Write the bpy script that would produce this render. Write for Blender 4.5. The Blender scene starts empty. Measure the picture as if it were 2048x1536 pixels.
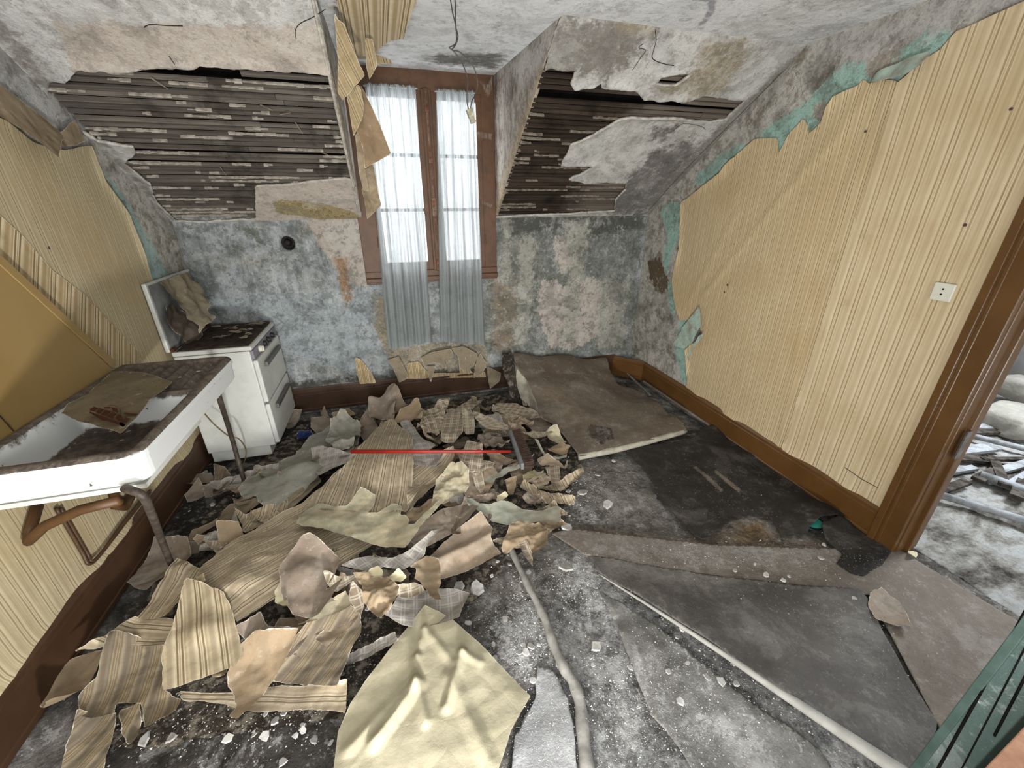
import bpy, math, random
import numpy as np
from mathutils import Vector, Matrix
random.seed(4)
SC = bpy.context.scene
COL = SC.collection
# ------------------------------------------------------------ camera
F_PX, PITCH, YAW, ROLL, CH = 813.7, 24.08, 16.18, -0.17, 1.55
_p, _y, _r = [math.radians(a) for a in (PITCH, YAW, ROLL)]
FW = np.array([math.sin(_y)*math.cos(_p), math.cos(_y)*math.cos(_p), -math.sin(_p)])
RT0 = np.array([math.cos(_y), -math.sin(_y), 0.0]); UP0 = np.cross(RT0, FW)
RT = RT0*math.cos(_r)+UP0*math.sin(_r); UP = UP0*math.cos(_r)-RT0*math.sin(_r)
CAM = np.array([0.0, 0.0, CH])
cam = bpy.data.cameras.new('camera'); cam.sensor_width = 36; cam.lens = F_PX/2048*36; cam.clip_start = .02
camo = bpy.data.objects.new('camera', cam); COL.objects.link(camo)
camo.matrix_world = Matrix(((RT[0], UP[0], -FW[0], 0), (RT[1], UP[1], -FW[1], 0), (RT[2], UP[2], -FW[2], CH), (0, 0, 0, 1)))
SC.camera = camo
# ------------------------------------------------------------ world, daylight, exposure
SC.view_settings.view_transform = 'Standard'; SC.view_settings.look = 'None'
SC.view_settings.gamma = 1; SC.view_settings.exposure = 0.0; SC.view_settings.use_curve_mapping = False
w = bpy.data.worlds.new('sky'); SC.world = w; w.use_nodes = True
w.node_tree.nodes['Background'].inputs[0].default_value = (.93, .97, 1, 1)
w.node_tree.nodes['Background'].inputs[1].default_value = 2.45

def area(name, loc, to, sx, sy, power, col):
    l = bpy.data.lights.new(name, 'AREA'); l.shape = 'RECTANGLE'; l.size = sx; l.size_y = sy; l.energy = power; l.color = col
    o = bpy.data.objects.new(name, l); COL.objects.link(o); o.location = loc
    o.rotation_euler = (Vector(to)-Vector(loc)).to_track_quat('-Z', 'Y').to_euler()
    return o
area('rear_window_daylight', (-.2, -1.1, 1.25), (.5, 2.4, 2.0), 1.0, .9, 44, (1, .99, .97))
area('low_lamp', (-.05, -.22, .26), (.0, 2.2, 1.75), .15, .15, 56, (1, .99, .975))
area('dormer_daylight', (.33, 3.62, 1.75), (.4, .5, .1), .7, 1.0, 24, (.88, .94, 1))
area('next_room_daylight', (4.3, 1.2, 2.0), (2.6, 1.3, 0), .8, .8, 120, (.86, .93, 1))

# ------------------------------------------------------------ geometry constants
D, K, L, R, H = 3.30, 1.46, -1.305, 2.18, 2.28
TH = math.radians(34.46); CT, ST = math.cos(TH), math.sin(TH)
TMAX = (H-K)/ST                      # length of the slope
YS = D-TMAX*CT                       # where slope meets flat ceiling
DX0, DX1 = -.15, .83                 # dormer
BBH = .19; HD = .06                 # the dormer ceiling rises a little towards the window

def ray(px, py): return FW*F_PX+RT*(px-1024)+UP*(768-py)
def hit(px, py, n, d):
    r = ray(px, py); n = np.array(n, float); return CAM+r*(d-n@CAM)/(n@r)
def hz(px, py, z): return hit(px, py, (0, 0, 1), z)
def hB(px, py, y=D): return hit(px, py, (0, 1, 0), y)
def hX(px, py, x): return hit(px, py, (1, 0, 0), x)
NS = np.array([0, ST, CT]); DS = ST*D+CT*K
def hS(px, py):
    p = hit(px, py, NS, DS); return np.array([p[0], (p[2]-K)/ST])   # (x, t)
def mound(x, y):
    return (.10*np.exp(-((x+.1)**2/.35+(y-2.15)**2/.13))+.07*np.exp(-((x+.6)**2/.16+(y-1.5)**2/.09)))
def fl(px, py, dz=0.0):
    z = dz
    for _ in range(6):
        p = hz(px, py, z); z = float(mound(p[0], p[1]))+dz
    return p
def c6(P): return [(560+.3255*a, 700+.3255*b)+tuple(r) for a, b, *r in P]
def c7(P): return [(.371*a, 1000+.371*b)+tuple(r) for a, b, *r in P]
def c8(P): return [(660+.3613*a, 1050+.3613*b)+tuple(r) for a, b, *r in P]
def c9(P): return [(900+.1953*a, 760+.1953*b)+tuple(r) for a, b, *r in P]
def c10(P): return [(560+.1953*a, 1050+.1953*b)+tuple(r) for a, b, *r in P]
def c11(P): return [(340+.1693*a, 900+.1693*b)+tuple(r) for a, b, *r in P]

# ------------------------------------------------------------ numpy noise
def _hash(ix, iy, s):
    h = (ix*374761393+iy*668265263+s*974634777) & 0xffffffff
    h = ((h ^ (h >> 13))*1274126177) & 0xffffffff
    return ((h ^ (h >> 16)) & 0xffff)/65535.0
def vnoise(x, y, s=0):
    x = np.asarray(x, float); y = np.asarray(y, float)
    ix = np.floor(x).astype(np.int64); iy = np.floor(y).astype(np.int64); fx = x-ix; fy = y-iy
    fx = fx*fx*(3-2*fx); fy = fy*fy*(3-2*fy)
    a = _hash(ix, iy, s); b = _hash(ix+1, iy, s); c = _hash(ix, iy+1, s); d = _hash(ix+1, iy+1, s)
    return (a*(1-fx)+b*fx)*(1-fy)+(c*(1-fx)+d*fx)*fy
def fbm(x, y, s=0, o=4):
    t = 0; a = .5; n = 0
    for i in range(o):
        t = t+a*vnoise(x*2**i, y*2**i, s+i*17); n += a; a *= .5
    return t/n-.5
def crumple(x, y, s=0):   # sharp creases
    return np.abs(fbm(x, y, s, 3))+.5*np.abs(fbm(x*2.3+5, y*2.3, s+9, 2))
def ridges(q, cell, s=0):
    """sharp creases where the cells of a jittered lattice meet, 0..~1"""
    g = np.floor(q/cell).astype(np.int64); best = np.full(len(q), 9.0)
    for dx in (-1, 0, 1):
        for dy in (-1, 0, 1):
            ix, iy = g[:, 0]+dx, g[:, 1]+dy
            px = (ix+.15+.7*_hash(ix, iy, s))*cell; py = (iy+.15+.7*_hash(ix, iy, s+71))*cell
            best = np.minimum(best, np.hypot(q[:, 0]-px, q[:, 1]-py)/cell)
    return best
def sdf(P, poly):
    poly = np.array(poly, float)[:, :2]; n = len(poly); d = np.full(len(P), 1e9); ins = np.zeros(len(P), bool)
    for i in range(n):
        a = poly[i]; b = poly[(i+1) % n]; e = b-a; w_ = P-a
        t = np.clip((w_@e)/max(e@e, 1e-12), 0, 1); q = w_-t[:, None]*e
        d = np.minimum(d, (q**2).sum(1))
        c = ((a[1] > P[:, 1]) != (b[1] > P[:, 1]))
        with np.errstate(divide='ignore', invalid='ignore'):
            xx = (b[0]-a[0])*(P[:, 1]-a[1])/(b[1]-a[1]+1e-15)+a[0]
        ins ^= c & (P[:, 0] < xx)
    d = np.sqrt(d); return np.where(ins, d, -d)
def interp(P, W, q, pw=1.5):
    P = np.asarray(P, float); W = np.asarray(W, float); A = np.c_[P, np.ones(len(P))]
    sol = np.linalg.lstsq(A, W, rcond=None)[0]; res = W-A@sol
    dd = np.stack([((q-p)**2).sum(1)+4e-4 for p in P], 1); wt = 1/dd**pw
    return q@sol[:2]+sol[2]+(wt*res).sum(1)/wt.sum(1)
def segd(P, a, b):
    a = np.array(a, float); b = np.array(b, float); e = b-a; w_ = P-a
    t = np.clip((w_@e)/max(e@e, 1e-12), 0, 1); return np.sqrt(((w_-t[:, None]*e)**2).sum(1))

# ------------------------------------------------------------ materials
def hx(c):
    if not isinstance(c, str): return tuple(c)+(1,) if len(c) == 3 else tuple(c)
    c = c.lstrip('#'); v = [int(c[i:i+2], 16)/255 for i in (0, 2, 4)]
    return tuple((x/12.92 if x <= .04045 else ((x+.055)/1.055)**2.4) for x in v)+(1,)
class MB:
    def __init__(s, name, rough=.85, spec=.25):
        s.m = bpy.data.materials.new(name); s.m.use_nodes = True; s.t = s.m.node_tree
        s.b = s.t.nodes['Principled BSDF']; s.b.inputs['Roughness'].default_value = rough
        s.b.inputs['Specular IOR Level'].default_value = spec
        s.tc = s.n('ShaderNodeTexCoord')
    def n(s, t, **k):
        x = s.t.nodes.new(t)
        for a, b in k.items(): setattr(x, a, b)
        return x
    def put(s, sock, v):
        if v is None: return
        if hasattr(v, 'is_output') or isinstance(v, bpy.types.NodeSocket): s.t.links.new(v, sock)
        elif isinstance(v, str): sock.default_value = hx(v)
        else: sock.default_value = v
    def obj(s): return s.tc.outputs['Object']
    def uv(s): return s.tc.outputs['UV']
    def map(s, v, scale=(1, 1, 1), rot=(0, 0, 0), loc=(0, 0, 0)):
        m = s.n('ShaderNodeMapping'); s.put(m.inputs[0], v); m.inputs['Scale'].default_value = scale
        m.inputs['Rotation'].default_value = rot; m.inputs['Location'].default_value = loc; return m.outputs[0]
    def noise(s, scale=5, det=4, rough=.6, vec=None, dist=0.0):
        x = s.n('ShaderNodeTexNoise'); s.put(x.inputs['Vector'], vec if vec is not None else s.obj())
        x.inputs['Scale'].default_value = scale; x.inputs['Detail'].default_value = det
        x.inputs['Roughness'].default_value = rough; x.inputs['Distortion'].default_value = dist; return x.outputs[0]
    def vor(s, scale=20, vec=None, feat='F1'):
        x = s.n('ShaderNodeTexVoronoi', feature=feat); s.put(x.inputs['Vector'], vec if vec is not None else s.obj())
        x.inputs['Scale'].default_value = scale; return x.outputs[0]
    def rng(s, v, a, b, c=0.0, d=1.0, smooth=True):
        x = s.n('ShaderNodeMapRange'); x.interpolation_type = 'SMOOTHSTEP' if smooth else 'LINEAR'
        s.put(x.inputs[0], v)
        for i, q in enumerate((a, b, c, d)): x.inputs[i+1].default_value = q
        return x.outputs[0]
    def math(s, op, a, b=0.0):
        x = s.n('ShaderNodeMath', operation=op); s.put(x.inputs[0], a); s.put(x.inputs[1], b); return x.outputs[0]
    def mix(s, f, a, b, mode='MIX'):
        x = s.n('ShaderNodeMix', data_type='RGBA', blend_type=mode); s.put(x.inputs[0], f)
        s.put(x.inputs[6], a); s.put(x.inputs[7], b); return x.outputs[2]
    def ramp(s, f, stops, interp='LINEAR'):
        x = s.n('ShaderNodeValToRGB'); r = x.color_ramp; r.interpolation = interp; s.put(x.inputs[0], f)
        while len(r.elements) < len(stops): r.elements.new(.5)
        for e, (p, c) in zip(r.elements, stops): e.position = p; e.color = hx(c)
        return x.outputs[0]
    def attr(s, nm):
        x = s.n('ShaderNodeAttribute'); x.attribute_name = nm; return x.outputs['Fac']
    def sep(s, v):
        x = s.n('ShaderNodeSeparateXYZ'); s.put(x.inputs[0], v); return x.outputs
    def island(s): return s.n('ShaderNodeNewGeometry').outputs['Random Per Island']
    def back(s): return s.n('ShaderNodeNewGeometry').outputs['Backfacing']
    def bump(s, h, strength=.3, dist=.01):
        x = s.n('ShaderNodeBump'); s.put(x.inputs['Height'], h); x.inputs['Strength'].default_value = strength
        x.inputs['Distance'].default_value = dist
        if s.b.inputs['Normal'].links: s.t.links.new(s.b.inputs['Normal'].links[0].from_socket, x.inputs['Normal'])
        s.t.links.new(x.outputs[0], s.b.inputs['Normal'])
    def done(s, col=None):
        if col is not None: s.put(s.b.inputs['Base Color'], col)
        return s.m
def simple(name, col, col2=None, scale=8, rough=.7, spec=.3, metal=0, bump=.15, bs=40):
    b = MB(name, rough, spec); b.b.inputs['Metallic'].default_value = metal
    c = b.mix(b.rng(b.noise(scale, 5, .65), .35, .68), col, col2 or col)
    if bump: b.bump(b.noise(bs, 4, .6), bump, .004)
    return b.done(c)

def grunge(b, c, dark='#4e4a44', light='#d2d0ca', k=.6, sc=1.0):
    """stains, specks, fine cracks and pale flakes"""
    a = b.noise(7*sc, 9, .78); d = b.noise(34*sc, 6, .75)
    g = b.noise(2.6*sc, 7, .72, dist=.6); h = b.noise(16*sc, 7, .8)
    c = b.mix(b.rng(g, .50, .58, 0, k*.5), c, dark); c = b.mix(b.rng(g, .46, .40, 0, k*.35), c, light)
    c = b.mix(b.rng(a, .52, .58, 0, k*.6), c, dark); c = b.mix(b.rng(a, .44, .38, 0, k*.5), c, light)
    c = b.mix(b.rng(h, .55, .60, 0, k*.6), c, dark); c = b.mix(b.rng(h, .42, .37, 0, k*.5), c, light)
    c = b.mix(b.rng(d, .60, .66, 0, k*.8), c, dark)
    c = b.mix(b.rng(d, .36, .31, 0, k*.6), c, light)
    w_ = b.map(b.obj(), (1, 1, 1)); nz_ = b.n('ShaderNodeVectorMath', operation='MULTIPLY_ADD')
    cn = b.n('ShaderNodeTexNoise'); b.put(cn.inputs['Vector'], b.obj()); cn.inputs['Scale'].default_value = 5; cn.inputs['Detail'].default_value = 6
    b.put(nz_.inputs[0], cn.outputs[1]); nz_.inputs[1].default_value = (.35, .35, .35); b.put(nz_.inputs[2], b.obj())
    e = b.vor(3.2*sc, nz_.outputs[0], 'DISTANCE_TO_EDGE')
    c = b.mix(b.math('MULTIPLY', b.rng(e, .0, .012, k*.9, 0), b.rng(b.noise(2.3*sc, 3, .6), .50, .60)), c, dark)
    return c
def layered(name, basefn, layers, rough=.92, bumpk=.5, spec=.12, gr=None):
    """layers: (attr, colour, colour2, edge noise amp, edge softness, mottle 0..1, noise scale)"""
    b = MB(name, rough, spec); c = basefn(b); cache = {}
    for i, (at, c1, c2, amp, soft, mott, sc) in enumerate(layers):
        if sc not in cache: cache[sc] = (b.noise(sc*1.4, 9, .78), b.noise(sc*4.5, 6, .75))
        n1, n2 = cache[sc]
        v = b.math('MULTIPLY_ADD', b.math('SUBTRACT', n1, .5), amp*6.5)
        b.put(v.node.inputs[2], b.attr(at))
        m = b.rng(v, -soft, soft)
        if mott:
            m = b.math('MULTIPLY', m, b.rng(b.math('ADD', b.math('MULTIPLY', n2, .5), b.math('MULTIPLY', n1, .5)), .5-.10-.12*(1-mott), .5+.07, 1-mott, 1))
        cc = b.mix(b.rng(n2, .40, .60), c1, c2)
        c = b.mix(m, c, cc)
    if gr: c = grunge(b, c, *gr)
    b.bump(b.noise(14, 8, .75), bumpk, .025); b.bump(b.noise(80, 5, .7), bumpk*.6, .005)
    m_ = b.done(c); m_['attrs'] = [l[0] for l in layers]; return m_

def stripe_col(b, u, base='#bda886', base2='#ad9874', dark='#8d7650', light='#cfbd9b', period=.076, wob=.0):
    f = b.math('FRACT', b.math('DIVIDE', u, period))
    c = b.ramp(f, [(0, base), (.08, base2), (.13, light), (.165, light), (.185, dark), (.255, dark), (.275, light), (.32, light), (.335, base2),
                   (.36, base2), (.375, light), (.405, light), (.425, dark), (.49, dark), (.51, light), (.60, light), (.66, base), (.74, base2), (.88, base2), (.95, base)])
    return c
def paper_wall_mat(name, period=.052, a='#bda987', b2='#af9a76', dk='#8a7350', lt='#cbb996'):
    b = MB(name, .8, .2); P = b.sep(b.obj()); wob = b.math('MULTIPLY', b.noise(3, 3, .5), .006)
    u = b.math('ADD', P[1], wob)
    c = stripe_col(b, u, a, b2, dk, lt, period)
    fine = b.noise(1.0, 2, .5, b.map(b.obj(), (1, 420, 5)))
    c = b.mix(b.rng(fine, .42, .6, 0, .35), c, lt)
    c = b.mix(b.rng(b.noise(1.7, 5, .65), .45, .72, 0, .45), c, '#a99066')
    c = b.mix(b.rng(b.noise(4, 6, .7), .62, .75, 0, .3), c, '#8f7a52')
    b.bump(b.noise(2.5, 4, .6), .5, .03); b.bump(fine, .2, .003)
    return b.done(c)
def paper_mat(name, kind='stripe', front='#b9a684', back='#8f7c66', dirt='#6d6152', light=None, dark=None, dirtk=.5, period=.076):
    """loose paper: printed face up, other face is the brown glue side"""
    b = MB(name, .85, .15); U = b.sep(b.uv())
    if kind == 'stripe':
        c = stripe_col(b, U[0], front, dark or '#a08c69', '#7d6a4d', light or '#cbbb9a', period)
    elif kind == 'plaid':
        c = front
        for ax in (0, 1):
            f = b.math('FRACT', b.math('DIVIDE', U[ax], .046))
            l = b.ramp(f, [(0, '#000000'), (.10, '#000000'), (.14, '#ffffff'), (.24, '#ffffff'), (.28, '#000000'), (.36, '#000000'),
                           (.40, '#ffffff'), (.48, '#ffffff'), (.52, '#000000')])
            c = b.mix(b.math('MULTIPLY', l, .72), c, light or '#cfc5b4')
    else:
        c = front
    n = b.noise(9, 7, .7); n2 = b.noise(26, 6, .7)
    if kind == 'plain' and dark: c = b.mix(b.rng(n, .46, .58), c, dark)
    n3 = b.noise(2.6, 6, .7)
    c = b.mix(b.rng(n, .44, .62, 0, dirtk), c, dirt)
    c = b.mix(b.rng(n2, .56, .64, 0, .6*dirtk+.1), c, dirt)
    c = b.mix(b.rng(n3, .42, .60, 0, .35*dirtk), c, dirt)
    if kind == 'plain': c = b.mix(b.rng(n2, .40, .34, 0, .6*dirtk), c, '#c4bcae')
    ed = b.rng(b.math('ADD', b.attr('edge'), b.math('MULTIPLY', b.math('SUBTRACT', n2, .5), .012)), .0005, .0022, .75, 0)
    c = b.mix(ed, c, '#d6cdba')
    bk = b.mix(b.rng(n, .40, .62, 0, .8), back, b.mix(.5, back, dirt))
    bk = b.mix(b.rng(n2, .60, .68, 0, .6), bk, '#b9ae9c')
    c = b.mix(b.back(), c, bk)
    b.bump(n2, .3, .006); b.bump(b.vor(9, None, 'DISTANCE_TO_EDGE'), .25, .02)
    return b.done(c)

# ------------------------------------------------------------ mesh helpers
class M3:
    def __init__(s): s.v = []; s.f = []; s.mi = []
    def add(s, vs, fs, mi=0):
        o = len(s.v); s.v += [tuple(map(float, q)) for q in vs]; s.f += [tuple(i+o for i in f) for f in fs]; s.mi += [mi]*len(fs)
    def box(s, a, b, mi=0, rot=None, piv=None):
        x0, y0, z0 = a; x1, y1, z1 = b
        vs = [(x0, y0, z0), (x1, y0, z0), (x1, y1, z0), (x0, y1, z0), (x0, y0, z1), (x1, y0, z1), (x1, y1, z1), (x0, y1, z1)]
        if rot is not None:
            pv = Vector(piv if piv else [(p+q)/2 for p, q in zip(a, b)]); vs = [tuple(rot@(Vector(q)-pv)+pv) for q in vs]
        s.add(vs, [(0, 3, 2, 1), (4, 5, 6, 7), (0, 1, 5, 4), (1, 2, 6, 5), (2, 3, 7, 6), (3, 0, 4, 7)], mi)
    def tube(s, pts, r, seg=10, mi=0, cap=True):
        pts = [Vector(p) for p in pts]; n = len(pts); rs = r if isinstance(r, (list, tuple)) else [r]*n; rings = []
        t = (pts[1]-pts[0]).normalized(); u = t.orthogonal().normalized()
        for i in range(n):
            t = (pts[min(i+1, n-1)]-pts[max(i-1, 0)]).normalized(); u = (u-t*u.dot(t)).normalized(); w_ = t.cross(u)
            rings.append([pts[i]+(u*math.cos(a)+w_*math.sin(a))*rs[i] for a in [2*math.pi*k/seg for k in range(seg)]])
        vs = [q for g in rings for q in g]
        fs = [(i*seg+k, i*seg+(k+1) % seg, (i+1)*seg+(k+1) % seg, (i+1)*seg+k) for i in range(n-1) for k in range(seg)]
        if cap: fs += [tuple(range(seg))[::-1], tuple((n-1)*seg+k for k in range(seg))]
        s.add(vs, fs, mi)
    def prism(s, poly, ext, mi=0):   # poly: 3D points (planar), ext: vector
        n = len(poly); e = np.array(ext, float); P = [np.array(p, float) for p in poly]
        s.add(P+[p+e for p in P], [tuple(range(n))[::-1], tuple(range(n, 2*n))]+[(i, (i+1) % n, n+(i+1) % n, n+i) for i in range(n)], mi)
    def build(s, name, mats, parent=None, smooth=False, bevel=0, bseg=2):
        me = bpy.data.meshes.new(name); me.from_pydata(s.v, [], s.f); me.update()
        mats = mats if isinstance(mats, (list, tuple)) else [mats]
        for m in mats: me.materials.append(m)
        me.polygons.foreach_set('material_index', s.mi)
        if smooth: me.polygons.foreach_set('use_smooth', [True]*len(me.polygons))
        o = bpy.data.objects.new(name, me); COL.objects.link(o)
        if parent: o.parent = parent
        if bevel:
            d = o.modifiers.new('bevel', 'BEVEL'); d.width = bevel; d.segments = bseg; d.limit_method = 'ANGLE'; d.angle_limit = .6
        return o
def smoothcurve(pts, n=6):
    P = [np.array(p, float) for p in pts]; out = []
    for i in range(len(P)-1):
        p0 = P[max(i-1, 0)]; p1 = P[i]; p2 = P[i+1]; p3 = P[min(i+2, len(P)-1)]
        for k in range(n):
            t = k/n
            out.append(.5*((2*p1)+(-p0+p2)*t+(2*p0-5*p1+4*p2-p3)*t*t+(-p0+3*p1-3*p2+p3)*t**3))
    out.append(P[-1]); return out
def empty(name, loc=(0, 0, 0)):
    o = bpy.data.objects.new(name, None); COL.objects.link(o); o.location = loc; o.empty_display_size = .1; return o
def par(o, p):
    o.parent = p; o.matrix_parent_inverse = Matrix.Translation(-Vector(p.location)); return o
def tag(o, label=None, cat=None, group=None, kind=None):
    if label: o['label'] = label
    if cat: o['category'] = cat
    if group: o['group'] = group
    if kind: o['kind'] = kind
    return o
def struct(o, label=None):
    o['kind'] = 'structure'
    if label: o['label'] = label
    return o

def sheet(name, outline, pos, mats, step=.02, holes=(), amp=0.0, ascale=25, layers=None, thick=0.0, uvang=0.0, parent=None,
          smooth=True, seed=0, off=-1, side_mat=None, flip=False):
    """outline in (u,v); pos(u,v,sd)->xyz arrays; clipped grid with torn edge"""
    P = np.array([p[:2] for p in outline], float)
    (u0, v0), (u1, v1) = P.min(0)-step, P.max(0)+step
    nu = int((u1-u0)/step)+2; nv = int((v1-v0)/step)+2
    U, V = np.meshgrid(u0+np.arange(nu)*step, v0+np.arange(nv)*step, indexing='ij')
    Q = np.stack([U.ravel(), V.ravel()], 1)
    s = sdf(Q, P); s0 = s.copy()
    for h in holes: s = np.minimum(s, -sdf(Q, h))
    if amp: s = s+amp*2*fbm(Q[:, 0]*ascale, Q[:, 1]*ascale, seed, 4)
    jit = Q.copy()
    verts = [tuple(q) for q in jit]; sv = list(s); used = {}; ecache = {}
    S = s.reshape(nu, nv) > 0
    faces = []; vid = lambda i, j: i*nv+j
    def cut(a, b):
        k = (a, b) if a < b else (b, a)
        if k not in ecache:
            t = sv[a]/(sv[a]-sv[b]); t = min(max(t, .03), .97)
            verts.append((verts[a][0]+(verts[b][0]-verts[a][0])*t, verts[a][1]+(verts[b][1]-verts[a][1])*t)); ecache[k] = len(verts)-1
        return ecache[k]
    C = S[:-1, :-1].astype(int)+S[1:, :-1]+S[:-1, 1:]+S[1:, 1:]
    for i, j in zip(*np.nonzero(C)):
        a, b_, c, d = vid(i, j), vid(i+1, j), vid(i+1, j+1), vid(i, j+1)
        if C[i, j] == 4: faces.append((a, b_, c, d)); continue
        for tri in ((a, b_, c), (a, c, d)):
            ins = [sv[k] > 0 for k in tri]
            if not any(ins): continue
            poly = []
            for k in range(3):
                x, y_ = tri[k], tri[(k+1) % 3]
                if ins[k]: poly.append(x)
                if ins[k] != ins[(k+1) % 3]: poly.append(cut(x, y_))
            if len(poly) > 2: faces.append(tuple(poly))
    idx = sorted({i for f in faces for i in f}); mp = {i: k for k, i in enumerate(idx)}
    isedge = np.array([i >= nu*nv for i in idx])
    VV = np.array([verts[i] for i in idx]); faces = [tuple(mp[i] for i in f) for f in faces]
    sd = sdf(VV, P)
    for h in holes: sd = np.minimum(sd, -sdf(VV, h))
    if flip: faces = [f[::-1] for f in faces]
    X, Y, Z = pos(VV[:, 0], VV[:, 1], sd)
    co = np.stack([np.broadcast_to(X, sd.shape), np.broadcast_to(Y, sd.shape), np.broadcast_to(Z, sd.shape)], 1)
    me = bpy.data.meshes.new(name); me.from_pydata(co.tolist(), [], faces); me.update()
    for m in (mats if isinstance(mats, (list, tuple)) else [mats]): me.materials.append(m)
    if smooth: me.polygons.foreach_set('use_smooth', [True]*len(me.polygons))
    ca, sa = math.cos(uvang), math.sin(uvang); uvl = me.uv_layers.new(name='UVMap')
    li = np.zeros(len(me.loops), np.int32); me.loops.foreach_get('vertex_index', li)
    uu = VV[li]; uvl.data.foreach_set('uv', np.stack([uu[:, 0]*ca+uu[:, 1]*sa, -uu[:, 0]*sa+uu[:, 1]*ca], 1).ravel())
    at = me.attributes.new('edge', 'FLOAT', 'POINT'); at.data.foreach_set('value', np.where(isedge, 0, np.maximum(sd, .004)).astype(np.float32))
    for nm, poly in (layers or {}).items():
        polys = poly if isinstance(poly[0][0], (list, tuple, np.ndarray)) else [poly]
        val = np.max([sdf(VV, q) for q in polys], 0)
        at = me.attributes.new(nm, 'FLOAT', 'POINT'); at.data.foreach_set('value', val.astype(np.float32))
    for mm in (mats if isinstance(mats, (list, tuple)) else [mats]):
        for nm in list(mm.get('attrs', [])):
            if nm not in me.attributes:
                at = me.attributes.new(nm, 'FLOAT', 'POINT'); at.data.foreach_set('value', np.full(len(VV), -9, np.float32))
    o = bpy.data.objects.new(name, me); COL.objects.link(o)
    if parent: o.parent = parent
    if thick:
        m = o.modifiers.new('thickness', 'SOLIDIFY'); m.thickness = thick; m.offset = off
        if side_mat is not None: me.materials.append(side_mat); m.material_offset_rim = 1
    return o

#SPLIT
# ------------------------------------------------------------ shared materials
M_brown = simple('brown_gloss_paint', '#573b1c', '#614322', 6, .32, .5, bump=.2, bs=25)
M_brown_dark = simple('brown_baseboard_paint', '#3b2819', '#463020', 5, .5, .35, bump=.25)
M_frame = simple('window_frame_paint', '#5c3e26', '#4c3522', 12, .5, .35, bump=.3)
M_dark = simple('near_black', '#0b0a09', '#141210', 10, .95, .05)  # near-black, for black parts and for gaps where no light reaches
M_enamel = simple('white_enamel', '#d3d5d2', '#c4c6c2', 4, .3, .5, bump=0)
M_fabricedge = simple('plaster_edge', '#b9b4aa', '#8f897f', 30, .95, .1)

def poly_B(pts): return [tuple(hB(x, y)[[0, 2]]) for x, y in pts]
def poly_S(pts): return [tuple(hS(x, y)) for x, y in pts]
def poly_R(pts): return [tuple(hX(x, y, R)[[1, 2]]) for x, y in pts]
def poly_L(pts): return [tuple(hX(x, y, L)[[1, 2]]) for x, y in pts]
def poly_F(pts): return [tuple(hz(x, y, 0)[:2]) for x, y in pts]

# ------------------------------------------------------------ back (knee) wall
def base_back(b):
    st = b.noise(1.0, 7, .72, b.map(b.obj(), (9, 9, 2.2)))
    c = b.ramp(b.noise(4.5, 8, .72, dist=.4), [(.34, '#747878'), (.44, '#858a8a'), (.50, '#999d9e'), (.56, '#868a88'), (.66, '#a09c94')])
    c = b.mix(b.rng(st, .50, .60, 0, .75), c, '#666a68'); c = b.mix(b.rng(st, .44, .36, 0, .6), c, '#b4b6b4')
    c = b.mix(b.rng(b.noise(60, 4, .7, b.map(b.obj(), (1, 1, .35))), .60, .68, 0, .55), c, '#4f5553')
    return c
LB = [('m0', '#a9a096', '#9d948a', .02, .006, 0, 10), ('m1', '#4c4e47', '#7b7d75', .06, .05, .85, 7),
      ('m2', '#b5aca3', '#a39a92', .05, .006, .3, 9), ('m3', '#7a6c5b', '#857866', .03, .05, .8, 9),
      ('m4', '#8a9193', '#9aa1a3', .05, .02, .2, 9), ('m5', '#857a66', '#9d927e', .02, .004, .3, 16),
      ('m6', '#3c3d37', '#55564e', .04, .03, .5, 8), ('m7', '#7f5a3c', '#8f7860', .02, .02, .5, 22),
      ('m8', '#63675f', '#757a70', .012, .004, 0, 20), ('heap_shade', '#34322e', '#4a4740', .03, .02, .4, 14), ('m10', '#a19f94', '#8d8b80', .05, .02, .7, 12)]
back_layers = {
 'm0': poly_B([(612, 440), (725, 430), (740, 565), (735, 575), (690, 560), (650, 510), (625, 470)]),
 'm1': poly_B([(985, 425), (1290, 420), (1275, 710), (1000, 720), (960, 690), (975, 560)]),
 'm2': [poly_B([(1075, 590), (1090, 560), (1140, 570), (1150, 545), (1170, 560), (1195, 560), (1235, 600), (1230, 640), (1180, 680), (1140, 700), (1100, 690), (1080, 640)]),
        poly_B([(1110, 470), (1160, 480), (1150, 530), (1125, 545), (1112, 520)])],
 'm3': poly_B([(985, 560), (1040, 560), (1035, 690), (985, 700)]),
 'm4': [poly_B([(350, 600), (740, 580), (755, 700), (700, 745), (575, 700), (540, 640), (400, 610)])],
 'm5': poly_B([(752, 590), (770, 600), (785, 700), (880, 685), (970, 690), (985, 745), (800, 760), (770, 700), (748, 650)]),
 'm6': poly_B([(995, 432), (1288, 425), (1285, 455), (1200, 470), (1100, 460), (1010, 470)]),
 'm7': poly_B([(672, 515), (692, 515), (705, 600), (690, 612), (676, 560)]),
 'm8': [poly_B([(492, 456), (515, 456), (516, 470), (530, 480), (520, 492), (505, 470), (492, 466)]), poly_B([(372, 448), (390, 450), (386, 458), (374, 456)])],
 'm10': [poly_B([(1130, 440), (1175, 445), (1165, 560), (1150, 680), (1120, 690), (1135, 560)]), poly_B([(1040, 470), (1075, 470), (1065, 600), (1050, 690), (1030, 690)]), poly_B([(1200, 560), (1260, 560), (1250, 690), (1195, 700)]), poly_B([(1005, 440), (1025, 440), (1020, 560), (1000, 560)])],
 'heap_shade': poly_B([(575, 762), (985, 735), (985, 760), (575, 800)]),  # shadow of the paper heap along the wall foot, painted into the plaster colour
}
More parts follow.
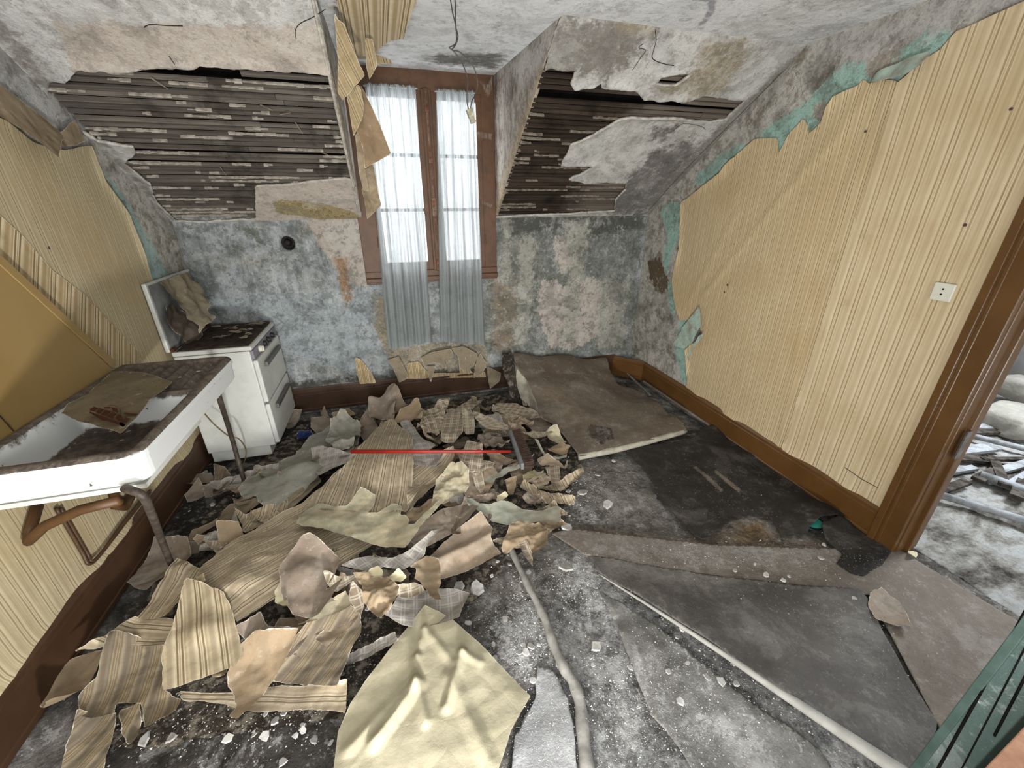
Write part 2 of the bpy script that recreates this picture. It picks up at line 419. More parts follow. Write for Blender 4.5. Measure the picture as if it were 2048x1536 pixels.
M_back = layered('mouldy_blue_plaster', base_back, LB, gr=('#494b46', '#bdbdb8', .75, 1.3))
ol = [(L-.08, -.03), (R+.08, -.03), (R+.08, K+.03), (DX1-.03, K+.03), (DX1-.03, 1.04), (DX0-.02, 1.04), (DX0-.02, K+.03), (L-.08, K+.03)]
wb = sheet('wall_back', ol, lambda u, v, s: (u, D-.006*fbm(u*3, v*3, 3)+np.clip(v-K, 0, 1)*.8, v), M_back, step=.025, layers=back_layers,
           holes=[[(-.665+.050*math.cos(a*math.pi/8), 1.292+.050*math.sin(a*math.pi/8)) for a in range(16)]], thick=.12, off=-1)
struct(wb)
# flue hole
b = MB('flue_iron', .8, .3); M_flue = b.done(b.mix(b.rng(b.noise(60, 4, .6), .5, .7), '#14110e', '#3a332b'))
m = M3(); m.tube([(-.665, D-.004, 1.292), (-.665, D+.07, 1.292)], .052, 24, cap=False)
m.tube([(-.665, D+.055, 1.292), (-.665, D+.06, 1.292)], .051, 20)
m.tube([(-.67, D+.02, 1.295), (-.67, D+.055, 1.295)], [.016, .028], 12)
flue = m.build('flue_hole', M_flue); tag(flue, 'round black stovepipe hole in the blue-grey knee wall left of the window', 'pipe hole')

# ------------------------------------------------------------ sloping wall with bare laths
def base_slope(b):
    c = b.ramp(b.noise(3.2, 8, .7, dist=.3), [(.36, '#a5a39d'), (.45, '#bdbcb8'), (.54, '#cccac6'), (.66, '#aeaba3')])
    c = b.mix(b.rng(b.noise(11, 7, .72), .56, .70, 0, .5), c, '#8d887c')
    return c
LS = [('m0', '#c0b6aa', '#b8ada1', .03, .008, 0, 9), ('m1', '#6f6b65', '#8b867c', .09, .05, .35, 7), ('m2', '#aa9f8a', '#948a76', .04, .03, .6, 10),
      ('m3', '#55524f', '#75716e', .07, .05, .5, 9), ('m4', '#c4b8ab', '#bbb0a4', .01, .004, 0, 12), ('m5', '#b3a680', '#8c7a50', .012, .004, .1, 40),
      ('m6', '#79766e', '#95918a', .03, .03, .3, 14)]
slope_layers = {
 'm0': poly_S([(115, 42), (640, 45), (700, 60), (735, 170), (700, 380), (500, 150), (350, 128), (150, 150)]),
 'm1': poly_S([(1110, 30), (1250, 20), (1330, 50), (1250, 130), (1210, 160), (1090, 140), (1080, 90)]),
 'm2': [poly_S([(1190, -5), (1330, 0), (1300, 60), (1250, 60)]), poly_S([(1410, 80), (1490, 70), (1500, 110), (1450, 170), (1400, 190), (1300, 180), (1380, 130)])],
 'm3': [poly_S([(1210, 420), (1230, 380), (1290, 310), (1380, 270), (1400, 300), (1320, 400), (1280, 430)]), poly_S([(1305, 250), (1350, 250), (1330, 280), (1300, 275)])],
 'm4': poly_S([(505, 365), (740, 340), (745, 440), (505, 440)]),
 'm5': poly_S([(546, 402), (560, 395), (640, 402), (700, 418), (730, 436), (700, 444), (650, 438), (600, 428), (570, 425), (552, 420)]),
 'm6': [poly_S([(1290, 430), (1300, 390), (1440, 245), (1520, 170), (1580, 120), (1640, 120), (1500, 280), (1330, 430)]),
        poly_S([(-140, -60), (0, 90), (120, 215), (345, 440), (360, 430), (250, 320), (150, 225), (80, 120), (0, 20)])],
}
M_slope = layered('cracked_white_plaster', base_slope, LS, bumpk=.8, gr=('#6f6a62', '#d8d6d0', .55, 1.2))
holeL = poly_S([(150, 130), (260, 138), (395, 128), (400, 122), (600, 138), (672, 142), (680, 150), (700, 250), (722, 340), (745, 350), (722, 352), (700, 355), (690, 352), (600, 362),
                (510, 370), (511, 435), (430, 437), (350, 437), (340, 425), (312, 398), (300, 365), (250, 322), (272, 300), (265, 290), (195, 275), (150, 245), (130, 225), (96, 200), (96, 160), (140, 152)])
holeR = poly_S([(975, 440), (1060, 150), (1095, 130), (1150, 133), (1142, 160), (1148, 173), (1190, 170), (1200, 160), (1200, 172), (1240, 172), (1270, 178), (1285, 195), (1370, 195), (1410, 190), (1490, 195), (1450, 236),
                (1420, 240), (1340, 230), (1260, 230), (1240, 233), (1190, 262), (1140, 285), (1120, 330), (1185, 327), (1160, 345), (1130, 358), (1252, 362), (1250, 375), (1230, 395), (1228, 418), (1100, 424), (990, 430)])
holeR2 = poly_S([(1322, 148), (1345, 142), (1380, 143), (1350, 165), (1310, 163)])
holeW = [(DX0, -.1), (DX1, -.1), (DX1, TMAX+.1), (DX0, TMAX+.1)]
def pos_slope(u, v, s):
    hs = np.minimum.reduce([-sdf(np.stack([u, v], 1), h_) for h_ in (holeL, holeR, holeR2)])
    lift = np.clip(.035-hs, 0, .035)*.5*np.clip(vnoise(u*7, v*7, 8)*1.5-.3, 0, 1)
    t = v; n = .008*fbm(u*3, v*3, 5)-.014-lift
    return u, D-t*CT+n*ST*1.0, K+t*ST+n*CT
struct(sheet('wall_slope', [(L-.03, -.03), (R+.03, -.03), (R+.03, TMAX+.05), (L-.03, TMAX+.05)], pos_slope, [M_slope], step=.014, holes=[holeL, holeR, holeR2, holeW],
             amp=.010, ascale=30, layers=slope_layers, thick=.014, off=-1, side_mat=M_fabricedge))
ws = bpy.data.objects['wall_slope']
def lath_mat(name, c1, c2, c3, dry=None):
    b = MB(name, .9, .12); g = b.noise(1, 6, .7, b.map(b.obj(), (3, 60, 60)))
    c = b.mix(b.rng(g, .35, .65), c1, c2); c = b.mix(b.rng(b.noise(4, 6, .7), .5, .66, 0, .7), c, c3)
    if dry: c = b.mix(b.rng(b.math('ADD', b.sep(b.obj())[0], b.math('MULTIPLY', b.noise(6, 5, .7), .5)), 1.55, 1.80), c, dry)
    r = b.rng(b.island(), 0, 1, .66, 1.15, False)
    c = b.mix(1.0, c, r, 'MULTIPLY'); b.bump(g, .5, .006)
    return b.done(c)
M_lathL = lath_mat('grey_lath_wood', '#514b44', '#6b655d', '#332d28')
M_lathR = lath_mat('dark_lath_wood', '#2b241f', '#43392f', '#17130f', '#6a6158')
M_key = simple('plaster_key', '#b0a89c', '#7f776c', 30, .95, .1)
def laths(name, x0, x1, mat, seed, keyp):
    rnd = random.Random(seed); m = M3(); k = M3(); pitch = .0335; t = .01
    A = np.array([0, -CT, ST]); N = NS
    def qbox(mm, xa, xb, ta, tb, na, nb, tilt=0):
        def P(x, t_, n_): return np.array([x, D, K])+A*t_+N*n_
        dt = tilt*(xb-xa)
        vs = [P(xa, ta, na), P(xb, ta+dt, na), P(xb, tb+dt, na), P(xa, tb, na), P(xa, ta, nb), P(xb, ta+dt, nb), P(xb, tb+dt, nb), P(xa, tb, nb)]
        mm.add(vs, [(0, 3, 2, 1), (4, 5, 6, 7), (0, 1, 5, 4), (1, 2, 6, 5), (2, 3, 7, 6), (3, 0, 4, 7)])
    while t < TMAX-.005:
        w_ = rnd.uniform(.019, .025); x = x0
        while x < x1-.02:
            ln = rnd.uniform(.5, 1.3); e = min(x+ln, x1)
            if rnd.random() > .03: qbox(m, x+.001, e-.001, t, t+w_, rnd.uniform(-.002, .003), rnd.uniform(.008, .012), rnd.uniform(-.004, .004))
            x = e
        x = x0
        while x < x1:
            ln = rnd.choice([rnd.uniform(.02, .1), rnd.uniform(.08, .5)])
            if rnd.random() < keyp:
                ln = min(ln, x1-x); n_ = max(2, int(ln/.03)); xs = [x+ln*i/n_ for i in range(n_+1)]
                for i in range(n_):
                    ww = rnd.uniform(.0, .0075)
                    qbox(k, xs[i], xs[i+1], t+w_-ww*.4, t+w_+ww, -.008+rnd.uniform(-.003, .003), .004)
            x += ln+rnd.uniform(.02, .3)
        t += pitch+rnd.uniform(-.001, .0015)+(.012 if rnd.random() < .06 else 0)
    o = m.build(name, mat, ws); o['label'] = 'bare horizontal laths where plaster has fallen'
    k.build('plaster_key', M_key, ws)
laths('lath', L+.01, DX0-.005, M_lathL, 3, .5)
M_key = simple('plaster_key_stained', '#8c8275', '#5f564b', 30, .95, .1)
laths('lath', DX1+.005, R-.01, M_lathR, 9, .33)
# near-black sheets put in for the unlit roof void behind the laths
m = M3(); A_ = np.array([0, -CT, ST])
for xa, xb in ((L, DX0-.03), (DX1+.03, R)):
    P = [np.array([x, D, K])+A_*t_+NS*.07 for x, t_ in ((xa-.12 if xa < 0 else xa, -.12), (xb+(.12 if xb > 1 else 0), -.12), (xb+(.12 if xb > 1 else 0), TMAX+.1), (xa-.12 if xa < 0 else xa, TMAX+.1))]
    m.prism(P, NS*.02)
m.build('roof_void', M_dark, ws)
m = M3(); rnd = random.Random(2); M_ring = simple('brown_ring_stain', '#7d6a3c', '#6b5930', 40, .95, .1)
for px, py in [(572, 408), (598, 405), (612, 410), (622, 418), (634, 420), (648, 414), (660, 420), (672, 430), (684, 428), (696, 424), (640, 427), (704, 437), (655, 428)]:
    x, t_ = hS(px, py); c = np.array([x, D, K])+A_*t_-NS*.0155; r = rnd.uniform(.008, .013)
    m.tube([c+np.array([1, 0, 0])*r*math.cos(a)+A_*r*math.sin(a) for a in [k*.5236 for k in range(13)]], .0012, 4)
m.build('ring_stain', M_ring, ws)
# broken splinters hanging from laths
M_spl = simple('splinter_wood', '#8d7f6c', '#5f5547', 30, .9, .1)
m = M3(); rnd = random.Random(5)
for px, py, a, ln in [(245, 320, 60, .05), (1170, 415, 50, .07), (300, 150, 40, .06), (440, 330, 80, .05), (520, 205, 20, .05), (590, 240, 70, .06), (560, 225, -30, .06), (640, 300, 15, .04)]:
    x, t_ = hS(px, py); c = np.array([x, D, K])+A_*t_-NS*.012
    d = np.array([1, 0, 0])*math.cos(math.radians(a))-A_*math.sin(math.radians(a))-NS*.25
    m.tube([c, c+d*ln], [.003, .0015], 5)
m.build('splinter', M_spl, ws)
# cracks are real dark lines: thin grooves as slim strips
M_crack = simple('crack_shadow_gap', '#2a2622', '#3b352f', 20, 1, 0)
def crack(name, pts3, wdt, parent):
    m = M3(); m.tube(smoothcurve(pts3, 3), wdt, 4, cap=True); return m.build(name, M_crack, parent)
def S3(px, py, o=-.016): x, t_ = hS(px, py); return np.array([x, D, K])+A_*t_+NS*o
crack('crack', [S3(1309, 55), (S3(1311, 75)), S3(1306, 95), S3(1304, 112), S3(1325, 122), S3(1347, 126)], .0018, ws)
crack('crack', [S3(288, 48), S3(300, 42), S3(330, 44), S3(365, 45)], .0018, ws)
crack('crack', [S3(650, 12), S3(625, 28), S3(600, 40), S3(590, 55), S3(592, 72)], .0014, ws)
crack('crack', [S3(338, 106), S3(348, 120), S3(358, 132)], .0018, ws)
crack('crack', [S3(1285, 82), S3(1276, 90), S3(1290, 95), S3(1280, 110), S3(1264, 135)], .0015, ws)
crack('crack', [S3(1345, 258), S3(1365, 243), S3(1400, 248), S3(1410, 255)], .0014, ws)
crack('crack', [S3(1290, 424, -.02), S3(1360, 345, -.02), S3(1440, 262, -.02), S3(1500, 202, -.02), S3(1575, 126, -.02)], .001, ws)

# ------------------------------------------------------------ flat ceiling
def base_ceil(b):
    c = b.ramp(b.noise(2.6, 8, .7, dist=.3), [(.32, '#d6d8d9'), (.5, '#ebecec'), (.7, '#dddddb')])
    return b.mix(b.rng(b.noise(16, 7, .7), .58, .72, 0, .45), c, '#9b9893')
LC = [('m0', '#b5a88c', '#a3967b', .05, .03, .3, 8), ('m1', '#57534e', '#6c6862', .06, .05, .4, 8), ('m2', '#9c9ba0', '#a8a7ab', .006, .006, 0, 20)]
def poly_C(pts): return [tuple(hz(x, y, H)[:2]) for x, y in pts]
M_ceil = layered('rough_ceiling_plaster', base_ceil, LC, bumpk=.9, gr=('#8f8c86', '#dededb', .5, 1.0))
ring = [(1380, -8), (1405, -12), (1432, 2), (1428, 25), (1405, 52), (1395, 48), (1412, 30), (1418, 8), (1400, -2), (1382, 2)]
cl = sheet('ceiling', [(L-.08, -1.3), (R+.08, -1.3), (R+.08, YS+.02), (DX1+.01, YS+.02), (DX1+.01, D+.06), (DX0-.01, D+.06), (DX0-.01, YS+.02), (L-.08, YS+.02)],
           lambda u, v, s: (u, v, H+.006*fbm(u*3, v*3, 2)+HD*np.clip((v-YS)/(D-YS), 0, 1.1)), M_ceil, step=.03,
           layers={'m0': poly_C([(665, -20), (830, -20), (800, 80), (740, 140), (690, 140)]), 'm1': poly_C([(860, 128), (1005, 118), (1000, 158), (860, 148)]),
                   'm2': poly_C(ring)}, thick=.06, off=1)
struct(cl)
# ------------------------------------------------------------ dormer cheeks
def base_cheek(b):
    c = b.ramp(b.noise(1.0, 8, .72, b.map(b.obj(), (4, 9, 3.5))), [(.36, '#6f655e'), (.46, '#a0968c'), (.55, '#b8b0a6'), (.68, '#c6c0b8')])
    return b.mix(b.rng(b.noise(20, 6, .7), .55, .66, 0, .7), c, '#7a6a5a')
M_cheek = layered('stained_cheek_plaster', base_cheek, [('m0', '#a08a70', '#b8a88f', .02, .03, .5, 14), ('m1', '#c9c7c2', '#b7b3ab', .04, .05, .25, 8)], bumpk=1.0, gr=('#5d524a', '#d2ccc2', .7, 1.5))
for nm, X_, sg in (('wall_dormer_right', DX1, 1), ('wall_dormer_left', DX0, -1)):
    ol = [(D+.04, K-.03), (D+.04, H+HD+.02), (YS-.0, H+.01)]
    struct(sheet(nm, ol, lambda u, v, s, X_=X_: (X_+.004*fbm(u*4, v*4, 4), u, v), M_cheek, step=.02, amp=.004, ascale=40, thick=.02, off=(1 if sg > 0 else -1),
                 layers={'m0': [(D, K), (D-.1, K+.2), (YS+.3, H-.15), (YS, H), (YS-.05, H-.1), (D-.1, K-.05)], 'm1': [(YS, H+.02), (2.9, H+.02), (2.7, H-.12), (YS+.1, H-.1)]}))
m = M3()
m.tube(smoothcurve([(DX0-.012, D-t_*CT-.02, K+t_*ST-.004+.002*math.sin(t_*31)) for t_ in np.linspace(.02, TMAX, 14)], 2), .008, 6)
m.build('plaster_edge', M_fabricedge, bpy.data.objects['wall_dormer_left'])

# ------------------------------------------------------------ right wall
def base_right(b):
    c = b.ramp(b.noise(5, 8, .72, dist=.3), [(.36, '#6f6a60'), (.45, '#9d9a92'), (.53, '#bab7af'), (.62, '#8b8578')])
    return b.mix(b.rng(b.noise(22, 6, .7), .55, .68, 0, .6), c, '#6b665c')
M_right = layered('bare_mouldy_plaster', base_right, gr=('#5d584f', '#c6c3bd', .7, 1.3), layers=
    [('m2', '#4b3a26', '#5f4c33', .03, .01, .2, 12), ('m0', '#9bbcb1', '#8fb0a5', .02, .003, .12, 13), ('m1', '#8f867a', '#a29a8e', .02, .003, 0, 16), ('m3', '#b3b0ac', '#a4a19c', .04, .03, .3, 8)])
cyan = [poly_R([(1515, 272), (1560, 235), (1600, 215), (1640, 170), (1690, 125), (1735, 122), (1740, 140), (1800, 105), (1850, 60), (1895, 48), (1905, 75), (1890, 90), (1850, 120), (1800, 155), (1750, 165), (1680, 215), (1640, 250), (1625, 270), (1610, 260), (1600, 235), (1590, 262), (1560, 310), (1540, 275)]),
        poly_R([(1385, 365), (1400, 345), (1440, 310), (1485, 285), (1492, 300), (1450, 345), (1410, 370)]),
        poly_R([(1320, 425), (1345, 400), (1365, 408), (1360, 470), (1340, 520), (1332, 555), (1325, 520), (1335, 470)]),
        poly_R([(1390, 400), (1410, 390), (1420, 420), (1400, 450), (1392, 440)]), poly_R([(1360, 640), (1400, 612), (1405, 650), (1380, 690), (1390, 760), (1365, 770), (1350, 700)]),
        poly_R([(1335, 560), (1352, 575), (1350, 640), (1338, 620)])]
right_layers = {'m0': cyan, 'm1': [poly_R([(1625, 205), (1655, 205), (1650, 235), (1635, 245)]), poly_R([(1730, 130), (1770, 100), (1810, 100), (1770, 150), (1740, 155)])],
                'm2': poly_R([(1295, 520), (1320, 520), (1345, 575), (1320, 590), (1300, 560)]),
                'm3': poly_R([(1640, 90), (1750, 50), (2048, -60), (2200, -100), (2048, 0), (1900, 55), (1800, 95), (1700, 125)])}
DOOR_Y1, DOOR_Y0 = .93, -.05
Rp = lambda u, v, s: (R+.006*fbm(u*3, v*3, 6), u, v)
wr = sheet('wall_right', [(-1.3, -.03), (DOOR_Y0, -.03), (DOOR_Y0, 2.0), (DOOR_Y1, 2.0), (DOOR_Y1, -.03), (D+.08, -.03), (D+.08, K), (YS, H+.04), (-1.3, H+.04)], Rp, M_right, step=.025, layers=right_layers, thick=.12, off=1)
struct(wr)
M_wpR = paper_wall_mat('striped_wallpaper', .052)
M_wpR2 = paper_wall_mat('striped_wallpaper_wide', .074, '#c4b292', '#b8a583', '#97815e', '#d1c0a0')
wpR = poly_R([(1372, 790), (1378, 745), (1374, 700), (1408, 668), (1395, 640), (1362, 640), (1350, 600), (1345, 560), (1362, 500), (1365, 405), (1440, 350), (1447, 345), (1455, 330), (1512, 278), (1560, 275), (1561, 305),
              (1580, 268), (1612, 235), (1622, 268), (1640, 250), (1668, 195), (1720, 170), (1728, 158), (1740, 168), (1760, 160), (1805, 162), (1850, 120), (1885, 100), (1915, 65), (2048, 5), (2250, -90)])
wpR = wpR[:-1]+[(.35, H-.02), (-.2, H-.02), (-.2, 2.06), (.99, 2.06), (.99, .17), (2.4, .17)]
seamy = float(hX(1660, 620, R)[1])
def cut_poly(poly, lo, hi):   # Sutherland-Hodgman on the u axis
    def clip(P, s_, v_):
        out = []
        for i in range(len(P)):
            a, b_ = P[i-1], P[i]; ia, ib = s_*(a[0]-v_) > 0, s_*(b_[0]-v_) > 0
            if ia != ib: t_ = (v_-a[0])/(b_[0]-a[0]); out.append((v_, a[1]+(b_[1]-a[1])*t_))
            if ib: out.append(b_)
        return out
    return clip(clip(poly, 1, lo), -1, hi)
WCR = [(poly_R([(1690, 265)])[0], poly_R([(1565, 395)])[0], .007, .03), (poly_R([(1565, 395)])[0], poly_R([(1410, 590)])[0], .006, .025), (poly_R([(1740, 190)])[0], poly_R([(1600, 345)])[0], .005, .04),
       (poly_R([(1480, 420)])[0], poly_R([(1380, 600)])[0], .004, .03), (poly_R([(1800, 150)])[0], poly_R([(1690, 420)])[0], .004, .05), (poly_R([(1610, 640)])[0], poly_R([(1560, 900)])[0], .003, .03)]
def wp_pos(base, sg, X_=R, sd=1):
    def f(u, v, s):
        curl = .02*np.exp(-np.clip(s, 0, 1)/.018)*np.clip(vnoise(u*6, v*6, sd)*2-.9, 0, 1)
        cr_ = 0
        if sg > 0:
            q = np.stack([u, v], 1)
            for a_, b_, am, wd in WCR: cr_ = cr_+am*np.clip(1-segd(q, a_, b_)/wd, 0, 1)
        return X_-sg*(base+.003*vnoise(u*5, v*2, sd)+curl+cr_), u, v
    return f
o = sheet('wallpaper', cut_poly(wpR, seamy, 9), wp_pos(.008, 1), M_wpR, step=.02, amp=.006, ascale=30, parent=wr)
o = sheet('wallpaper', cut_poly(wpR, -9, seamy+.012), wp_pos(.011, 1, R, 2), M_wpR2, step=.02, amp=.002, ascale=30, parent=wr)
# curled and torn flaps of the right wallpaper
M_wpback = paper_mat('paper_flap_pale', 'plain', '#a9c0b2', '#a0a39a', '#7b7a70', dark='#b5b3a8')
def flap(name, pts, depths, mat, parent, plane='R', step=.012, crum=.004, uvd=None, thick=.0, label=None, seed=0, off=0.0, smooth=True):
    """free paper off a wall: outline in pixels, each corner its own distance from the wall plane"""
    P3 = []
    for (px, py), d in zip(pts, depths):
        if plane == 'R': P3.append(hX(px, py, R-d))
        elif plane == 'L': P3.append(hX(px, py, L+d))
        elif plane == 'B': P3.append(hB(px, py, D-d))
        elif plane == 'C': P3.append(hz(px, py, H-d))
    P3 = np.array(P3); ax = {'R': (1, 2, 0), 'L': (1, 2, 0), 'B': (0, 2, 1), 'C': (0, 1, 2)}[plane]
    P2 = P3[:, ax[:2]]; W = P3[:, ax[2]]
    def pos(u, v, s):
        q = np.stack([u, v], 1)
        h = interp(P2, W, q)+crum*2*fbm(u*14, v*14, seed)
        r = [None]*3; r[ax[0]] = u; r[ax[1]] = v; r[ax[2]] = h; return r
    o = sheet(name, P2, pos, mat, step=step, amp=.0015, ascale=60, parent=parent, uvang=uvd or 0, seed=seed, smooth=smooth, flip=plane in 'RC')
    if label: o['label'] = label
    return o
flap('torn_flap', [(1345, 690), (1365, 655), (1398, 612), (1402, 650), (1392, 668), (1378, 700)], [.0, .02, .05, .05, .04, .01], M_wpback, wr, crum=.008)
flap('torn_flap', [(1372, 745), (1376, 705), (1396, 672), (1412, 664), (1400, 680), (1384, 700)], [.0, .02, .05, .06, .04, .02], M_wpback, wr, crum=.006)
flap('torn_flap', [(1735, 168), (1760, 140), (1830, 110), (1868, 100), (1840, 130), (1808, 150), (1775, 158)], [.01, .02, .03, .02, .06, .07, .04], M_wpback, wr)
m = M3()
for a, b_ in (((1690, 935), (1757, 976)),): m.tube([hX(*a, R-.013), hX((a[0]+b_[0])/2, (a[1]+b_[1])/2+3, R-.015), hX(*b_, R-.013)], .0016, 4)
m.build('paper_tear', M_crack, wr)
M_spot = simple('dark_spot', '#4a4048', '#5a4236', 50, .9, .1)
m = M3()
for px, py, r in [(1731, 263, .006), (1930, 450, .007), (2022, 218, .006), (1468, 488, .003), (1440, 486, .003), (1455, 570, .009), (1449, 584, .006)]:
    c = hX(px, py, R-.014); m.tube([c, c+[-.001, 0, 0]], r, 5)
m.build('wall_mark', M_spot, wr)
# socket plate
sp = empty('wall_socket', tuple(hX(1887, 584, R-.013)))
tag(sp, 'square cream wall socket plate on the striped wallpaper beside the door casing', 'socket')
sx, sy, sz = sp.location
m = M3(); m.box((sx-.009, sy-.036, sz-.036), (sx, sy+.036, sz+.036)); o = m.build('plate', simple('cream_plastic', '#cfcdbf', '#c4c2b2', 8, .4, .4, bump=0), None, bevel=.004); par(o, sp)
for dz in (.012, -.009):
    m = M3(); m.tube([(sx-.0105, sy, sz+dz), (sx-.008, sy, sz+dz)], .0036, 10); par(m.build('pin_hole', M_dark), sp)

# ------------------------------------------------------------ left wall
M_left = layered('left_bare_plaster', base_right, gr=('#5d584f', '#c6c3bd', .7, 1.3), layers=[('m0', '#8ea9a6', '#9ab3b0', .025, .004, .15, 10), ('m1', '#b2b2b0', '#a3a3a2', .05, .04, .2, 8)])
wl = sheet('wall_left', [(-1.3, -.03), (D+.08, -.03), (D+.08, K), (YS, H+.04), (-1.3, H+.04)], lambda u, v, s: (L-.006*fbm(u*3, v*3, 7), u, v), M_left, step=.03,
           layers={'m0': poly_L([(205, 340), (240, 380), (300, 480), (335, 545), (320, 570), (290, 560), (240, 440)]), 'm1': poly_L([(-200, -60), (0, 90), (200, 290), (170, 300), (0, 180), (-200, 60)])}, thick=.12, off=-1)
struct(wl)
M_wpL = paper_wall_mat('striped_wallpaper_left', .056, '#aa9d7f', '#a09273', '#85775a', '#b9ac8e')
lp = [(0, 240), (60, 285), (118, 300), (175, 290), (200, 360), (250, 430), (265, 470), (300, 560), (340, 600), (360, 700)]
lp = poly_L(lp)+[(2.9, .19), (.2, .19), (.2, 1.9), (2.0, 1.87)]
sheet('wallpaper', lp, wp_pos(.008, -1, L, 5), M_wpL, step=.02, amp=.004, ascale=30, parent=wl)
M_strip = paper_mat('wide_stripe_wallpaper', 'stripe', '#b8a583', '#9a8a70', '#8a7956', dirtk=.25, period=.078)
M_ppback = paper_mat('brown_paper_back', 'plain', '#a3937b', '#a3937b', '#7c6d58', dark='#938369', dirtk=.35)
flap('peeled_flap', [(-60, 120), (0, 168), (60, 215), (118, 262), (128, 275), (118, 316), (60, 268), (0, 232), (-60, 190)], [.01, .015, .02, .02, .05, .11, .10, .08, .05], M_ppback, wl, 'L', crum=.006, label='strip of paper peeled from the top of the wall')
flap('peeled_flap', [(118, 268), (138, 248), (150, 240), (170, 282), (150, 292), (122, 292)], [.03, .02, .015, .02, .04, .05], M_ppback, wl, 'L', crum=.004)
flap('peeled_flap', [(-70, 360), (0, 430), (45, 470), (105, 540), (170, 590), (235, 660), (285, 712), (260, 735), (215, 735), (110, 620), (0, 520), (-70, 460)],
     [.014]*12, M_strip, wl, 'L', crum=.0008, uvd=-.62, label='loose wide-striped sheet hanging askew on the wall')
m = M3(); c = hX(98, 496, L+.012); m.tube([c, c+[.001, 0, 0]], .006, 5); m.build('wall_mark', M_spot, wl)
# tan board above the sink
M_tan = simple('tan_hardboard', '#8f764a', '#876e41', 2.2, .55, .3, bump=.05)
bp = [hX(x, y, L+.035) for x, y in ((226, 722), (0, 512))]
ex = bp[1]+(bp[1]-bp[0])*.55
P = [(float(a[1]), float(a[2])) for a in (bp[0], ex)]
P = [(P[0][0]+.01, .80), P[1], (.35, P[1][1]), (.35, .80)]
m = M3(); m.prism([(L+.016, y, z) for y, z in P], (.02, 0, 0))
tb = m.build('backsplash_board', M_tan, bevel=.004)
tag(tb, 'tan hardboard panel with slanted edge standing on the wall above the white sink', 'board')
m = M3(); a = hX(0, 832, L+.037); b_ = hX(27, 862, L+.037); m.tube([a+(a-b_)*1.5, b_], .002, 5)
o = m.build('seam', M_crack); o.parent = tb
m = M3(); a = bp[0]; d = (ex-bp[0]); d[0] = 0
nrm = np.array([0, -d[2], d[1]])/np.linalg.norm(d); 
if nrm[1] > 0: nrm = -nrm
m.prism([a+[.001, 0, 0], a+d+[.001, 0, 0], a+d+nrm*.035+[.001, 0, 0], a+nrm*.035+[.001, 0, 0]], (.006, 0, 0)); o = m.build('edge_strip', M_tan, bevel=.002); o.parent = tb

# ------------------------------------------------------------ baseboards and door trim
def bboard(name, a, b_, mat, h=BBH, t=.02):
    a = np.array(a, float); b_ = np.array(b_, float); d = (b_-a)/np.linalg.norm(b_-a); n = np.array([-d[1], d[0]])
    prof = [(0, 0), (t+.004, 0), (t+.004, .02), (t, .025), (t, h*.74), (t-.004, h*.77), (t+.004, h*.80), (t+.004, h*.88), (t-.008, h*.96), (t-.012, h), (0, h)]
    m = M3(); n_ = len(prof)
    vs = [(p[0]+n[0]*o_, p[1]+n[1]*o_, z) for p in (a, b_) for o_, z in prof]
    fs = [(i, (i+1) % n_, n_+(i+1) % n_, n_+i) for i in range(n_)]+[tuple(range(n_))[::-1], tuple(range(n_, 2*n_))]
    m.add(vs, fs); return struct(m.build(name, mat))
# direction chosen so the normal points into the room
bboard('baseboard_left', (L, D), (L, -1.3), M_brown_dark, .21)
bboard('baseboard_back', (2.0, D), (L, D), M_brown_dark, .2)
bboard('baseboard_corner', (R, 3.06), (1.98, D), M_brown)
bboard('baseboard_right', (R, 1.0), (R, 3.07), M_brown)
# casing
m = M3()
def casing_leg(m, y0, y1, z0, z1):
    s_ = 1 if y1 > y0 else -1
    m.box((R-.024, min(y0, y1), z0), (R+.005, max(y0, y1), z1))
    m.box((R-.032, y1-.03 if s_ > 0 else y1, z0), (R-.02, y1 if s_ > 0 else y1+.03, z1))
    m.box((R-.028, y1-.05 if s_ > 0 else y1+.035, z0), (R-.022, y1-.035 if s_ > 0 else y1+.05, z1))
casing_leg(m, .89, 1.0, 0, 2.08); casing_leg(m, -.03, -.14, 0, 2.08)
m.box((R-.024, -.14, 1.97), (R+.005, 1.0, 2.08))
m.box((R-.0, .885, 0), (R+.14, .93, 2.0)); m.box((R+.0, -.05, 0), (R+.14, -.01, 2.0)); m.box((R, -.05, 1.97), (R+.14, .93, 2.01))
m.box((R+.05, .868, 0), (R+.085, .89, 1.98))
dc = struct(m.build('door_1', M_brown, bevel=.004))
m = M3(); m.box((R+.02, .862, .55), (R+.05, .868, .68)); m.build('strike_plate', simple('worn_steel', '#8f8b86', '#6a655f', 30, .35, .5, .8), dc)

# ------------------------------------------------------------ window
wn = empty('window_1', (.34, D, 1.03)); struct(wn)
WX0, WX1, WZ0, WZ1 = DX0, DX1, 1.03, H+HD+.02
m = M3()
m.box((WX0-.03, D-.012, .985), (-.055, D+.05, WZ1)); m.box((.735, D-.012, .985), (WX1+.0, D+.05, WZ1))
m.box((WX0-.028, D-.015, 2.225), (WX1-.002, D+.052, WZ1-.002)); m.box((WX0-.031, D-.021, .984), (WX1, D+.06, 1.075))
m.box((WX0-.03, D-.045, 1.0), (WX1, D-.005, 1.03))
par(m.build('window_frame', M_frame, bevel=.004), wn)
b = MB('window_glass', .05, .5); t_ = b.t; tr = b.n('ShaderNodeBsdfTransparent'); gl = b.n('ShaderNodeBsdfGlossy'); gl.inputs['Roughness'].default_value = .03
mx = b.n('ShaderNodeMixShader'); mx.inputs[0].default_value = .06; t_.links.new(tr.outputs[0], mx.inputs[1]); t_.links.new(gl.outputs[0], mx.inputs[2])
